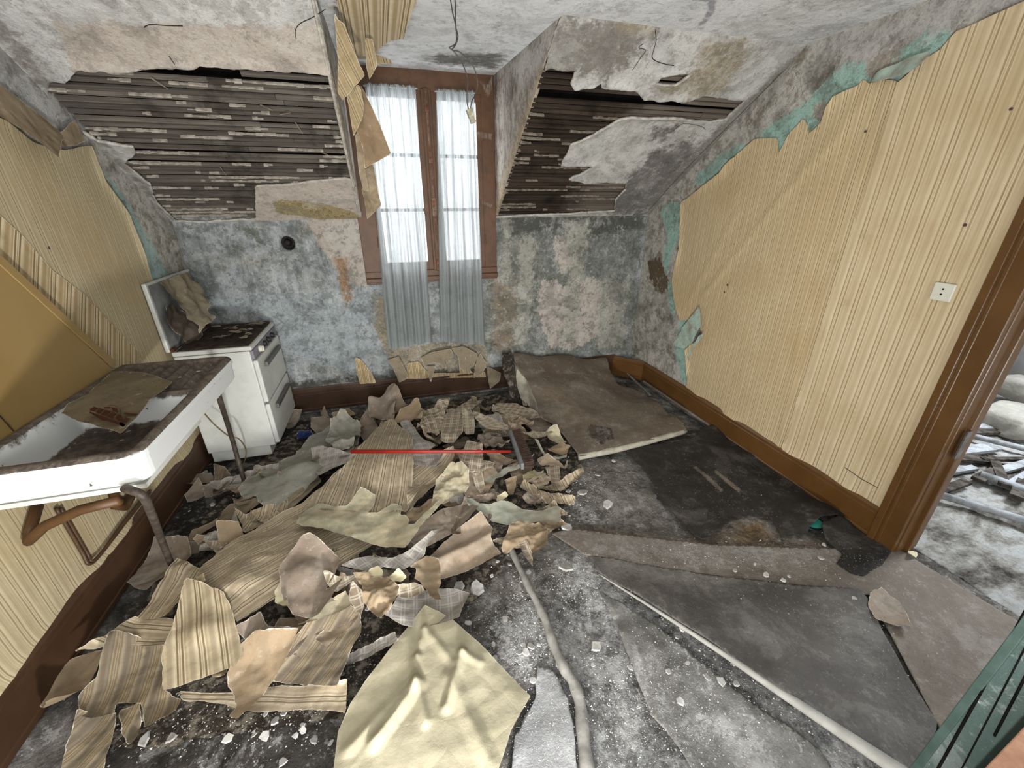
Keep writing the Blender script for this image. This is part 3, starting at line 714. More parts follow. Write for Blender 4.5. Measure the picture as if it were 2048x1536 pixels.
t_.links.new(mx.outputs[0], t_.nodes['Material Output'].inputs[0]); M_glass = b.m
for xa, xb in ((-.06, .335), (.385, .745)):
    m = M3(); y0, y1 = D-.005, D+.035
    m.box((xa, y0, 1.07), (xa+.045, y1, 2.235)); m.box((xb-.045, y0, 1.07), (xb, y1, 2.235))
    m.box((xa+.002, y0+.002, 1.072), (xb-.002, y1-.002, 1.135)); m.box((xa+.002, y0+.002, 2.18), (xb-.002, y1-.002, 2.233))
    for z in (1.50, 1.85): m.box((xa+.04, y0+.006, z-.011), (xb-.04, y1-.004, z+.011))
    sash = par(m.build('sash', M_frame, bevel=.003), wn)
    m = M3(); m.box((xa+.04, D+.014, 1.13), (xb-.04, D+.018, 2.19)); g = m.build('glass', M_glass); g.parent = sash
m = M3(); m.box((.325, D-.025, 1.068), (.395, D+.031, 2.238)); m.box((.342, D-.035, 1.066), (.378, D-.02, 2.24))
ms = par(m.build('meeting_stile', M_frame, bevel=.006), wn)
m = M3(); m.tube([(.36, D-.045, 1.09), (.36, D-.045, 2.22)], .006, 8)
m.box((.345, D-.05, 1.46), (.375, D-.03, 1.58)); m.tube([(.36, D-.05, 1.52), (.36, D-.085, 1.50), (.36, D-.09, 1.45)], .008, 8)
for z in (1.12, 1.8, 2.1): m.box((.348, D-.052, z), (.372, D-.03, z+.03))
par(m.build('espagnolette', simple('rusty_bolt', '#5b3018', '#7d6a58', 30, .55, .4, .3), ), wn)
for z in (1.25, 1.95):
    m = M3(); m.tube([(-.06, D-.015, z), (-.06, D-.015, z+.07)], .006, 8); par(m.build('hinge', M_frame), wn)
    m = M3(); m.tube([(.74, D-.015, z), (.74, D-.015, z+.07)], .006, 8); par(m.build('hinge', M_frame), wn)

# ------------------------------------------------------------ curtains
b = MB('sheer_curtain', .9, .05); t_ = b.t
fold = b.noise(1, 3, .5, b.map(b.obj(), (70, 1, 2)))
weave = b.noise(160, 3, .6)
col = b.mix(b.rng(b.noise(7, 6, .7), .5, .7, 0, .5), '#8f9595', '#6f7470')
df = b.n('ShaderNodeBsdfDiffuse'); tl = b.n('ShaderNodeBsdfTranslucent'); tr = b.n('ShaderNodeBsdfTransparent')
b.put(df.inputs[0], col); b.put(tl.inputs[0], b.mix(.35, col, '#ffffff'))
a1 = b.n('ShaderNodeMixShader'); a1.inputs[0].default_value = .32; t_.links.new(df.outputs[0], a1.inputs[1]); t_.links.new(tl.outputs[0], a1.inputs[2])
a2 = b.n('ShaderNodeMixShader'); b.put(a2.inputs[0], b.math('MULTIPLY', b.rng(weave, .35, .65, .86, .99), b.rng(b.noise(1, 4, .65, b.map(b.obj(), (55, 1, .6))), .38, .60, .70, 1.0))); t_.links.new(tr.outputs[0], a2.inputs[1]); t_.links.new(a1.outputs[0], a2.inputs[2])
t_.links.new(a2.outputs[0], t_.nodes['Material Output'].inputs[0]); M_cur = b.m
def curtain(label, tops, bots, nf, seed):
    e = empty('curtain', ((tops[0][0]+tops[1][0])/2, D-.075, tops[0][1])); tag(e, label, 'curtain')
    nu, nv = 150, 40; rnd = random.Random(seed); m = M3(); ph = [rnd.uniform(0, 6.3) for _ in range(4)]
    vs = []
    for j in range(nv+1):
        v = j/nv
        for i in range(nu+1):
            u = i/nu; x = (tops[0][0]*(1-u)+tops[1][0]*u)*(1-v)+(bots[0][0]*(1-u)+bots[1][0]*u)*v
            z = (tops[0][1]*(1-u)+tops[1][1]*u)*(1-v)+(bots[0][1]*(1-u)+bots[1][1]*u)*v
            up = max(0, 1-v*5)
            dw = .014*math.sin(u*nf*6.283+ph[0]+.6*math.sin(v*2+ph[3]))+.008*math.sin(u*nf*2.3*6.28+ph[1])*(1-.5*v)+.004*up*math.sin(u*nf*9*6.28+ph[2])
            y = D-.085+dw+(-.03*v if v > .65 else -.03*v)
            z += .006*math.sin(u*nf*6.283+ph[2])*v+.006*up*rnd.uniform(-1, 1)*(j == 0)
            vs.append((x, y, z))
    fs = [(j*(nu+1)+i, j*(nu+1)+i+1, (j+1)*(nu+1)+i+1, (j+1)*(nu+1)+i) for j in range(nv) for i in range(nu)]
    m.add(vs, fs); par(m.build('cloth', M_cur, smooth=True), e)
    m = M3(); m.tube([(tops[0][0]-.01, D-.08, tops[0][1]-.012), (tops[1][0]+.01, D-.08, tops[1][1]-.012)], .004, 8)
    par(m.build('rod', simple('thin_white_rod', '#a8a9a5', '#8b8c88', 20, .5, .3)), e)
    return e
def qB(px, py): p = hB(px, py, D-.085); return (float(p[0]), float(p[2]))
curtain('grubby white sheer curtain on the left half of the window', [qB(729, 166), qB(831, 172)], [qB(776, 697), qB(863, 681)], 4, 1)
curtain('grubby white sheer curtain on the right half of the window', [qB(872, 178), qB(948, 182)], [qB(880, 681), qB(969, 686)], 4, 2)

# ------------------------------------------------------------ wallpaper left on the dormer ceiling and hanging flaps
sheet('wallpaper', poly_C([(668, -30), (840, -30), (822, 25), (808, 85), (780, 88), (765, 105), (745, 125), (720, 128), (700, 100), (680, 40)]), lambda u, v, s: (u, v, H-.012+HD*np.clip((v-YS)/(D-YS), 0, 1.1)), paper_mat('ceiling_stripe_paper', 'stripe', '#bfae90', '#a09078', '#a39374', dirtk=.2, period=.08), step=.02, amp=.008, ascale=30, parent=cl, flip=True)
wdl = bpy.data.objects['wall_dormer_left']
def hang(pts, ys, mat, label, uvd=0, seed=0, crum=.006):
    """sheet hanging free beside the dormer: each corner at its own depth y"""
    P3 = np.array([hB(px, py, y) for (px, py), y in zip(pts, ys)]); P2 = P3[:, [0, 2]]; W = P3[:, 1]
    def pos(u, v, s):
        q = np.stack([u, v], 1)
        return u, interp(P2, W, q)+crum*2*fbm(u*20, v*9, seed), v
    o = sheet('hanging_paper', P2, pos, mat, step=.008, amp=.001, ascale=60, parent=wdl, uvang=uvd, seed=seed); o['label'] = label; return o
cc = lambda P: [(640+.2996*a, .2996*b_) for a, b_ in P]
M_hang = paper_mat('hanging_stripe_paper', 'stripe', '#a09073', '#94795b', '#80704f', dirtk=.35, period=.045, light='#b3a486')
M_hangb = paper_mat('hanging_brown_back', 'plain', '#877259', '#8d785e', '#72604a', dark='#99846a', dirtk=.3)
hang(cc([(90, 60), (120, 130), (165, 165), (200, 260), (260, 420), (300, 500), (250, 560), (150, 668), (118, 620), (120, 400), (105, 200)]), [2.18, 2.22, 2.25, 2.3, 2.38, 2.42, 2.4, 2.45, 2.42, 2.32, 2.25], M_hang, 'striped wallpaper flap folded down beside the dormer', .5, 3)
hang(cc([(180, 640), (255, 560), (275, 600), (295, 720), (280, 800), (240, 880), (225, 920), (205, 800)]), [2.5, 2.5, 2.5, 2.55, 2.6, 2.65, 2.68, 2.6], M_hang, 'twisted striped wallpaper strip beside the curtain', .35, 5)
hang(cc([(265, 560), (290, 600), (340, 700), (400, 830), (475, 1025), (400, 1070), (300, 1125), (285, 980), (240, 860), (290, 740)]), [2.6, 2.6, 2.6, 2.65, 2.7, 2.72, 2.76, 2.76, 2.72, 2.62], M_hangb, 'brown paper triangle hanging in front of the left curtain', 0, 7)
hang(cc([(235, 900), (262, 880), (300, 1000), (300, 1120), (320, 1250), (330, 1280), (290, 1270), (260, 1150)]), [2.72, 2.76, 2.8, 2.85, 2.95, 2.97, 2.95, 2.85], M_ppback, 'pale torn paper edge along the dormer corner', 0, 9)
hang(cc([(300, 1130), (355, 1100), (375, 1200), (390, 1290), (410, 1370), (360, 1420), (315, 1465), (295, 1330), (275, 1250), (325, 1280)]), [2.9, 2.85, 2.95, 3.0, 3.05, 3.1, 3.15, 3.1, 3.05, 2.98], M_ppback, 'lower brown paper strip beside the window frame', 0, 11)
hang(cc([(300, 250), (350, 260), (365, 340), (380, 440), (350, 500), (330, 535), (310, 450)]), [2.55, 2.55, 2.6, 2.62, 2.64, 2.65, 2.6], M_hang, 'pointed striped strip hanging before the window head', .2, 13)
hang(cc([(370, 345), (420, 370), (470, 385), (480, 430), (430, 425), (380, 430)]), [3.0, 3.05, 3.1, 3.12, 3.05, 3.02], M_strip, 'short curl of striped paper over the window head', .2, 15)
# peeling below the window
M_old = paper_mat('old_paper', 'plain', '#857a66', '#7d7059', '#5e5444', dark='#998d77')
M_oldst = paper_mat('old_stripe', 'stripe', '#a08c66', '#8f7c5c', '#76643f', dirtk=.45, period=.05)
cb = lambda P: [(720+.166*a, 620+.166*b_) for a, b_ in P]
for pts, dep, mt, sd in [
    ([(-60, 570), (0, 590), (60, 650), (150, 780), (200, 880), (0, 890), (-40, 740)], [.012]*7, M_oldst, 1),
    ([(560, 830), (570, 640), (700, 620), (830, 760), (1200, 760), (1190, 560), (1300, 700), (1360, 760), (1500, 740), (1520, 810)], [.012]*10, M_oldst, 2),
    ([(330, 600), (470, 560), (510, 640), (570, 770), (560, 830), (470, 875), (400, 700)], [.02, .03, .04, .04, .03, .03, .05], M_old, 3),
    ([(730, 580), (860, 510), (1000, 480), (1100, 470), (1130, 560), (1050, 600), (1010, 590), (1045, 710), (960, 640), (870, 630), (780, 680)], [.03, .04, .06, .07, .08, .09, .08, .06, .06, .05, .04], M_old, 4),
    ([(790, 680), (910, 680), (880, 790), (850, 880), (830, 790)], [.03, .05, .06, .07, .05], M_old, 5),
    ([(1100, 460), (1250, 440), (1400, 520), (1420, 560), (1370, 680), (1330, 690), (1330, 770), (1305, 775), (1290, 700), (1250, 740), (1200, 690), (1180, 560)], [.02, .03, .05, .06, .05, .04, .05, .05, .04, .04, .04, .03], M_old, 6),
    ([(1450, 520), (1520, 640), (1500, 720), (1440, 790), (1370, 820), (1380, 700), (1420, 570)], [.02, .05, .06, .05, .05, .05, .04], M_old, 7),
    ([(1530, 680), (1700, 760), (1680, 860), (1570, 950), (1545, 850)], [.02, .03, .05, .08, .03], M_old, 8)]:
    flap('peeled_paper', cb(pts), [d + .012 for d in dep], mt, wb, 'B', step=.01, crum=.006, seed=sd, uvd=0)
m = M3(); m.tube(smoothcurve([hB(*p, D-.03) for p in cb([(1010, 410), (1150, 385), (1350, 392), (1520, 405), (1680, 440)])], 4), .0025, 5)
m.build('twig', M_spl, wb)
#SPLIT2
# ------------------------------------------------------------ floor
def base_floor(b):
    c = b.ramp(b.noise(3.5, 8, .72, dist=.4), [(.36, '#46423e'), (.44, '#625e59'), (.51, '#7a7670'), (.60, '#98948e')])
    c = b.mix(b.rng(b.vor(55), .0, .16, .8, 0), c, b.mix(b.rng(b.noise(40, 3, .6), .45, .6), '#3d3a36', '#b3afa8'))
    return b.mix(b.rng(b.noise(30, 6, .75), .58, .68, 0, .7), c, '#a8a49d')
M_floor = layered('dusty_floor', base_floor,
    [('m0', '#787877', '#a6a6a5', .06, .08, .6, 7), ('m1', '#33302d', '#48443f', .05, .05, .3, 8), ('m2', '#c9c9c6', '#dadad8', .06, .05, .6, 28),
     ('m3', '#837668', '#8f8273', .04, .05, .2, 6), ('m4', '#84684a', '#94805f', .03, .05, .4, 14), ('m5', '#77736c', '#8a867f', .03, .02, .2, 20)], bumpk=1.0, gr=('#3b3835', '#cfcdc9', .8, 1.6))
floor_layers = {
 'm0': [poly_F([(1080, 1560), (1060, 1400), (1060, 1200), (1200, 1150), (1400, 1230), (1650, 1400), (1800, 1560), (1500, 1900), (1000, 1900)])],
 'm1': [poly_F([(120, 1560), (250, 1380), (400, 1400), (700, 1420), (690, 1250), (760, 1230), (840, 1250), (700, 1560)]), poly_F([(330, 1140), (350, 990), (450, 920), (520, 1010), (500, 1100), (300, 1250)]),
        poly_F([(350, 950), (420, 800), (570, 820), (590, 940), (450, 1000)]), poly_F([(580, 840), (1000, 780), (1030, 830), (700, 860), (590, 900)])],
 'm2': [poly_F([(1000, 1240), (1070, 1190), (1120, 1300), (1060, 1350), (990, 1300)]), poly_F([(1120, 1120), (1180, 1130), (1330, 1230), (1260, 1260), (1150, 1180)]), poly_F([(1120, 960), (1250, 950), (1300, 1020), (1180, 1040)])],
 'm3': poly_F([(1100, 1060), (1480, 1040), (1700, 1080), (1810, 1100), (2060, 1250), (1900, 1430), (1760, 1180), (1300, 1100)]),
 'm4': [poly_F([(1490, 1035), (1545, 1030), (1530, 1075), (1480, 1080)]), poly_F([(1850, 1330), (1880, 1350), (1870, 1400), (1840, 1370)])],
 'm5': poly_F([(1130, 920), (1290, 900), (1380, 1080), (1250, 1060), (1130, 980)]),
}
def fpos(u, v, s):
    inner = np.clip((1.9-np.abs(u-.4))*3, 0, 1)
    q = np.stack([u+.06*fbm(u*6, v*6, 3), v+.06*fbm(u*6, v*6, 5)], 1)
    wr_ = (.026*ridges(q@np.array([[.8, .25], [-.6, .45]]), .17, 31)+.010*ridges(q, .07, 7)+.010*np.abs(fbm(u*11, v*11, 12)))*np.clip((2.0-v)*2, .25, 1)
    return u, v, -.032+wr_*1.0
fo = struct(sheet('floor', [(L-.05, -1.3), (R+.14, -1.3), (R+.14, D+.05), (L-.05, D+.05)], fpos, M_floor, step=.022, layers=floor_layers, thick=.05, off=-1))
def floor_ridge(name, pts, r, mat, par_=None):
    m = M3(); P = smoothcurve([hz(x, y, .0) for x, y in pts], 5)
    m.tube([p+[0, 0, r*.25] for p in P], [r*(.25+.75*math.sin(math.pi*min(1, max(0, (i+.5)/len(P))))) for i in range(len(P))], 10)
    return m.build(name, mat, par_, smooth=True)
M_pole = simple('dusty_grey_tube', '#75726c', '#908d87', 14, .9, .1, bump=.4)
m = M3(); P = smoothcurve([hz(1020, 1095, .03), hz(1043, 1144, .03), hz(1068, 1194, .025), hz(1090, 1238, .02), hz(1104, 1281, .018), hz(1126, 1332, .014), hz(1148, 1368, .012), hz(1161, 1411, .008), hz(1167, 1483, .004), hz(1178, 1560, .0)], 4)
m.tube([p+[0, 0, .002*math.sin(i*1.7)] for i, p in enumerate(P)], [.013+.010*i/len(P)+.002*math.sin(i*1.3) for i in range(len(P))], 12)
tag(m.build('floor_batten', M_pole, smooth=True), 'long dusty grey rounded strip lying on the floor beside the cream paper sheet', 'strip')

# ------------------------------------------------------------ rubble under the paper heap (uncountable)
b = MB('dark_rubble', .95, .1); c = b.mix(b.rng(b.vor(60), .0, .25, 1, 0), '#3f3933', '#7a7166'); c = b.mix(b.rng(b.noise(20, 6, .7), .47, .6, 0, .9), c, '#8b8275')
b.bump(b.noise(35, 6, .7), 1.0, .02); M_rub = b.done(c)
ro = sheet('rubble_layer', poly_F([(120, 1500), (330, 1130), (480, 960), (600, 850), (1000, 790), (1180, 900), (1130, 1010), (960, 1190), (700, 1440), (300, 1500)]),
           lambda u, v, s: (u, v, (mound(u, v)-.012)*np.clip(s*8, 0, 1)+.012*fbm(u*18, v*18, 4)+.004), M_rub, step=.02, amp=.03, ascale=8)
tag(ro, 'dark crumbled plaster and dust under the heap of torn wallpaper', 'rubble', kind='stuff')

# ------------------------------------------------------------ loose paper
PM = {
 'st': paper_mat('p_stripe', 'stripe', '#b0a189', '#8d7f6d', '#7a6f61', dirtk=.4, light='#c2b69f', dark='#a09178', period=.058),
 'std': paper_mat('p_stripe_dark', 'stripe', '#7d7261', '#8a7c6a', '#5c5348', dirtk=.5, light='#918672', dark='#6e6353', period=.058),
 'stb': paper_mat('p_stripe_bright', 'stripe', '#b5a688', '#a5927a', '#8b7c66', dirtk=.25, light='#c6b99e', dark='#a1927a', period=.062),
 'pl': paper_mat('p_plaid', 'plaid', '#928370', '#8d7b66', '#73675a', dirtk=.35, light='#cfc4b2'),
 'pll': paper_mat('p_plaid_light', 'plaid', '#a4967f', '#9c8d7a', '#857a6b', dirtk=.3, light='#d8cfbe'),
 'plg': paper_mat('p_plaid_grey', 'plaid', '#9c968f', '#8f8880', '#7a746d', dirtk=.3, light='#bdb8b1'),
 'br': paper_mat('p_brown', 'plain', '#8c7b66', '#8c7b66', '#6b5f52', dark='#9c8e7b', dirtk=.5),
 'brl': paper_mat('p_tan', 'plain', '#96836a', '#96836a', '#786853', dark='#a5937a', dirtk=.4),
 'gy': paper_mat('p_greybrown', 'plain', '#87796b', '#87796b', '#695e54', dark='#a09587', dirtk=.5),
 'gr': paper_mat('p_greygreen', 'plain', '#8e8c82', '#8d7b66', '#6e6858', dark='#a0a39c', dirtk=.6),
 'grg': paper_mat('p_greengrey_light', 'plain', '#9c9f92', '#a39a86', '#85806f', dark='#a8a594', dirtk=.45),
 'cr': paper_mat('p_cream_green', 'plain', '#b3a88d', '#a3967c', '#8a7c64', dark='#a9a791', dirtk=.45),
 'crm': paper_mat('p_cream', 'plain', '#c6bb9a', '#bfb393', '#ab9f7d', dark='#cdc3a5', dirtk=.12),
 'crs': paper_mat('p_cream_sheet', 'plain', '#a39c84', '#a39c84', '#958d76', dark='#a8a189', dirtk=.06),
 'org': paper_mat('p_orange_brown', 'plain', '#a1927f', '#a1927f', '#8c6f48', dark='#b3aaa0', dirtk=.55),
}
PSEED = [0]
def paper(label, pts, z, mat, d=None, crum=.006, edge=.004, curl=.014, creases=(), ctrl=(), group=None, step=None, cat='wallpaper scrap', name='wallpaper_scrap', fold=3.0, smooth=True, hinge=None):
    """one loose piece. pts (px,py[,extra height]); z = height over the heap surface; d = pixel pair along the stripes"""
    PSEED[0] += 1; sd = PSEED[0]*13
    W3 = []; ex = []
    for p in list(pts)+list(ctrl):
        e = p[2] if len(p) > 2 else 0.0
        W3.append(fl(p[0], p[1], z+e)); ex.append(e)
    W3 = np.array(W3); ex = np.array(ex); n = len(pts); P2 = W3[:n, :2]
    ang = 0
    if d is not None:
        a = fl(*d[0], z)[:2]; b_ = fl(*d[1], z)[:2]; t_ = b_-a; ang = math.atan2(t_[1], t_[0])-math.pi/2
    cr = [(fl(*a, z)[:2], fl(*b_, z)[:2], am, wd) for a, b_, am, wd in creases]
    size = float(np.sqrt(np.ptp(P2[:, 0])*np.ptp(P2[:, 1]))); rh = random.Random(sd); hinges = []
    if hinge is None: hinge = 3 if size < .35 else 2
    ctr = P2.mean(0)
    for _ in range(hinge):
        a = rh.random()*6.283; nx, ny = math.cos(a), math.sin(a); hinges.append((nx, ny, ctr[0]*nx+ctr[1]*ny+size*rh.uniform(.12, .3), rh.uniform(.15, .55)*(1 if size < .35 else .5)))
    st = step or max(.006, min(.014, size/32))
    def pos(u, v, s):
        q = np.stack([u, v], 1); dd = np.stack([((q-p)**2).sum(1)+2e-5 for p in W3[:, :2]], 1); wt = 1/dd**1.3
        h = (wt*ex).sum(1)/wt.sum(1)
        h = h+mound(u, v)+z+crum*1.5*ridges(q+.012*np.stack([fbm(u*12, v*12, 3, 2), fbm(u*12, v*12, 8, 2)], 1)*2, .42/fold, sd)+crum*3.0*fbm(u*fold*.9, v*fold*.9, sd+3, 2)+crum*.5*ridges(q, .13/fold, sd+4)
        for nx, ny, c0, kk in hinges: h = h+kk*np.clip(u*nx+v*ny-c0, 0, .12)
        h = h+curl*np.exp(-np.clip(s, 0, 1)/.02)*np.clip(vnoise(u*9, v*9, sd+1)*2.2-.9, 0, 1)
        for a, b_, am, wd in cr:
            h = h+am*np.clip(1-segd(q, a, b_)/wd, 0, 1)
        return u, v, h
    o = sheet(name, P2, pos, PM[mat], step=st, amp=edge, ascale=45, uvang=ang, seed=sd, smooth=smooth)
    return tag(o, label, cat, group)
def sc(P): return P
# --- left rear
paper('brown paper sheet against the left baseboard beside the front sink leg', c7([(690, 460), (800, 330), (860, 260), (1040, 262), (1045, 330), (920, 420), (800, 512), (740, 490)]), .01, 'gy', crum=.012)
paper('dark sheet lying behind the sink leg near the left baseboard', c11([(110, 500), (320, 320), (500, 300), (520, 370), (400, 420), (200, 500)]), .012, 'gy', crum=.01)
paper('small folded dark scrap on the floor under the sink', c11([(180, 560), (370, 420), (415, 470), (415, 550), (290, 620), (215, 640)]), .02, 'gy', crum=.01)
paper('narrow dark strip on the floor behind the rear sink leg', c11([(415, 470), (620, 440), (820, 400), (770, 470), (415, 580)]), .012, 'gy', crum=.004)
paper('thin tan strip pointing across the dark floor under the sink', c11([(190, 1100), (280, 980), (570, 820), (560, 880), (370, 1000), (300, 1060)]), .012, 'br', crum=.003)
paper('brown cupped sheet between the sink leg and the striped pile', c11([(500, 980), (640, 740), (720, 670), (900, 620), (1080, 630), (1130, 700), (900, 760), (800, 830), (700, 960)]), .02, 'br', crum=.012, ctrl=[(340+.1693*680, 900+.1693*800, .03)])
paper('grey curled scrap with white edge behind the long striped sheet', c11([(410, 1110), (450, 1010), (650, 1000), (800, 810), (870, 1010), (905, 1060), (760, 1170), (560, 1150)]), .03, 'plg', crum=.016, fold=6)
paper('grey rolled strip under the curled scrap behind the long striped sheet', c11([(355, 1230), (370, 1150), (560, 1150), (750, 1180), (720, 1220), (400, 1255)]), .025, 'plg', crum=.012, fold=6)
paper('brown torn sheet left of the grey curled scraps by the sink leg', c11([(20, 1130), (400, 1100), (370, 1180), (360, 1250), (200, 1250), (60, 1200)]), .015, 'gy', crum=.012)
paper('striped scrap with a pale torn corner left of the grey-green sheet', c11([(780, 760), (900, 790), (980, 750), (1370, 690), (1380, 740), (1180, 870), (900, 1000), (860, 980), (855, 890)]), .035, 'st', c11([(1180, 840), (1260, 700)]), crum=.008)
paper('large grey-green peeling sheet left of the broom handle', [(478, 988), (500, 960), (520, 955), (590, 915), (625, 880), (690, 850), (722, 860), (718, 895), (700, 925), (655, 930), (640, 965), (600, 1000), (560, 1010), (543, 1021), (520, 1012), (515, 1000), (490, 1003)], .045, 'gr', crum=.02, ctrl=[(600, 940, .04)], edge=.006)
paper('curved golden striped scrap peeking out under the grey-green sheet', c11([(1380, 720), (1400, 590), (1600, 440), (1640, 280), (1700, 230), (1790, 380), (1790, 420), (1560, 620)]), .055, 'std', c11([(1440, 660), (1760, 400)]), crum=.012)
paper('grey-white flap hanging over the edge of the grey-green sheet', c6([(200, 640), (260, 628), (430, 650), (470, 665), (400, 730), (320, 780), (250, 830), (215, 760)]), .075, 'plg', crum=.012)
paper('crumpled grey lump above the red broom handle end', c6([(290, 600), (330, 520), (400, 460), (500, 490), (495, 560), (440, 610), (360, 640)]), .08, 'gr', crum=.03, fold=5)
# --- rear
paper('folded brown sheet standing up at the rear of the heap, mottled with plaster', c6([(540, 400, .03), (550, 295, .14), (710, 225, .2), (720, 330, .14), (690, 460, .02), (620, 470, .0), (560, 440, .01)]), .04, 'gy', crum=.014, creases=[])
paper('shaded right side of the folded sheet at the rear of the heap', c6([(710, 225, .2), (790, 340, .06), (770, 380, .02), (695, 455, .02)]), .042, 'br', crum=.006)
paper('tan stiff paper piece leaning beside the folded sheet at the rear', c6([(690, 455, .01), (760, 380, .06), (850, 318, .1), (885, 385, .08), (870, 450, .02), (780, 475, .0)]), .05, 'brl', crum=.006)
paper('brown flattened scrap left of the folded sheet at the rear', c6([(470, 480), (550, 400), (600, 470), (610, 560), (520, 570)]), .03, 'gy')
paper('pinkish brown scrap on the floor beside the stove corner', c6([(195, 500), (200, 450), (270, 430), (365, 440), (370, 500), (270, 530)]), .02, 'gy', group=None)
paper('grey plaid sheet draped left of the lighter plaid pieces', c6([(740, 470), (770, 445), (800, 450), (880, 560), (960, 600), (900, 640), (1000, 640), (960, 730), (820, 715), (820, 640), (790, 540)]), .075, 'plg', c6([(800, 500), (900, 700)]), crum=.01)
paper('shadowy crumpled brown curl between the plaid pieces at the rear', c6([(840, 490), (900, 400), (1000, 350), (1050, 345), (1010, 420), (990, 520), (950, 540), (900, 520)]), .08, 'pl', c6([(900, 400), (950, 540)]), crum=.03, fold=6)
paper('plaid sheet hanging over the top of the rear heap', c6([(985, 500), (1000, 420), (1045, 365), (1110, 375), (1130, 480), (1120, 560), (1060, 612), (1000, 600)]), .10, 'pl', c6([(1060, 380), (1020, 600)]), crum=.012)
paper('narrow plaid tongue right of the plaid sheet on the rear heap', c6([(1115, 372), (1190, 402), (1200, 470), (1190, 535), (1170, 540), (1140, 530), (1125, 450)]), .11, 'pll', c6([(1150, 380), (1165, 540)]), crum=.01)
paper('large bright plaid triangle beside the broom head', c6([(1180, 385), (1240, 400), (1400, 470), (1405, 520), (1390, 570), (1300, 530), (1210, 430)]), .12, 'pll', c6([(1200, 400), (1380, 560)]), crum=.010)
paper('brown rolled plaid sheet at the top right of the heap', c6([(1300, 360), (1340, 325), (1450, 335), (1580, 400), (1600, 440), (1480, 440), (1380, 420), (1310, 390)]), .05, 'pl', c6([(1310, 370), (1580, 420)]), crum=.014)
paper('lower roll of plaid paper behind the broom head', c9([(440, 270), (620, 370), (820, 400), (840, 440), (640, 440), (500, 390), (430, 320)]), .06, 'pl', crum=.012)
paper('fluted brown scrap resting against the linoleum mat', c9([(800, 400), (900, 360), (1040, 470), (1020, 540), (900, 560), (830, 520), (740, 470)]), .04, 'gy', crum=.01)
paper('crumpled plaid-backed scrap behind the broom bristles', c9([(740, 560), (860, 530), (970, 560), (1060, 660), (900, 650), (790, 640)]), .06, 'pll', crum=.018, fold=6)
paper('curled cream scrap against the edge of the linoleum mat', c9([(980, 580), (1020, 540), (1100, 540), (1190, 650), (1080, 670), (1000, 630)]), .06, 'cr', crum=.014)
paper('tan scrap with a small folded chip by the mat corner', c9([(1000, 740), (1060, 690), (1130, 670), (1230, 740), (1190, 790), (1100, 790), (1020, 770)]), .055, 'brl', crum=.014)
paper('grey-green curled strip below the mat corner', c9([(860, 700), (900, 690), (980, 780), (1100, 800), (1200, 790), (1190, 830), (1080, 820), (980, 800)]), .06, 'grg', crum=.006)
paper('brown narrow ribbon looping to the right of the broom head', c9([(890, 850), (1000, 800), (1120, 850), (1170, 900), (1200, 830), (1210, 870), (1180, 920), (1080, 880), (930, 880)]), .065, 'br', crum=.004)
paper('brown crumpled mass in the shadow under the broom handle', c9([(300, 560), (480, 580), (560, 640), (620, 700), (500, 720), (350, 690), (280, 620)]), .06, 'gy', crum=.03, fold=7)
paper('dark leafy scraps beside the red handle socket', c9([(600, 470), (720, 440), (860, 470), (840, 520), (740, 500), (640, 540), (600, 520)]), .075, 'br', crum=.025, fold=7)
# --- middle striped sheets
paper('long striped wallpaper sheet running diagonally across the heap', [(400, 1150), (470, 1090), (540, 1045), (612, 1004), (700, 930), (790, 900), (830, 900), (905, 920), (880, 965), (815, 1035), (740, 1098), (650, 1160), (560, 1200), (478, 1258), (460, 1215), (412, 1175)], .06, 'st', ((420, 1165), (800, 935)), crum=.012, ctrl=[(560, 1110, .01), (470, 1170, .02)], step=.012)
paper('striped sheet end emerging right of the upper striped sheet', c6([(790, 700), (900, 660), (1070, 655), (1075, 700), (980, 800), (880, 900), (785, 1015)]), .075, 'st', c6([(800, 900), (1060, 670)]), crum=.006)
paper('upper striped wallpaper sheet with a pointed top lying under the broom handle', c6([(640, 460), (700, 453), (820, 555), (822, 700), (818, 900), (780, 1025), (600, 1040), (155, 1010), (210, 900), (300, 820), (410, 700)]), .09, 'st', c6([(720, 470), (570, 1000)]), crum=.006, step=.012)
paper('plaid scrap with a ragged tip right of the upper striped sheet', c6([(815, 650), (1000, 630), (1000, 690), (960, 730), (900, 705), (820, 715)]), .10, 'plg', crum=.008)
paper('two plaid tongues hanging below the broom handle', c6([(1060, 680), (1130, 620), (1150, 565), (1245, 600), (1250, 700), (1325, 740), (1300, 760), (1140, 770), (1120, 745), (1100, 700)]), .10, 'pl', c6([(1160, 570), (1120, 760)]), crum=.014)
paper('pointed plaid leaf hanging below the broom handle', c6([(1165, 772), (1240, 748), (1258, 850), (1235, 905), (1210, 860), (1185, 800)]), .09, 'pll', c6([(1200, 760), (1235, 900)]), crum=.008)
paper('brown backing sheet behind the pointed plaid leaf', c6([(1130, 900), (1160, 800), (1300, 740), (1340, 790), (1300, 850), (1240, 925), (1150, 930)]), .06, 'br', crum=.01)
paper('tan crumpled envelope-like piece right of the striped sheets', c6([(935, 955), (960, 820), (1060, 740), (1110, 755), (1165, 795), (1165, 875), (1100, 930), (1010, 965)]), .085, 'cr', crum=.022, fold=5, ctrl=[(560+.3255*1060, 700+.3255*850, .02)])
paper('pale green strip bent across the pile below the broom head', c9([(365, 1105), (480, 980), (560, 900), (700, 890), (860, 880), (840, 900), (700, 920), (600, 945), (500, 1020), (410, 1135)]), .09, 'grg', crum=.004)
paper('brown curl pinned under the pale green strip', c9([(370, 790), (440, 740), (520, 780), (700, 880), (640, 900), (540, 900), (460, 860)]), .085, 'br', crum=.018)
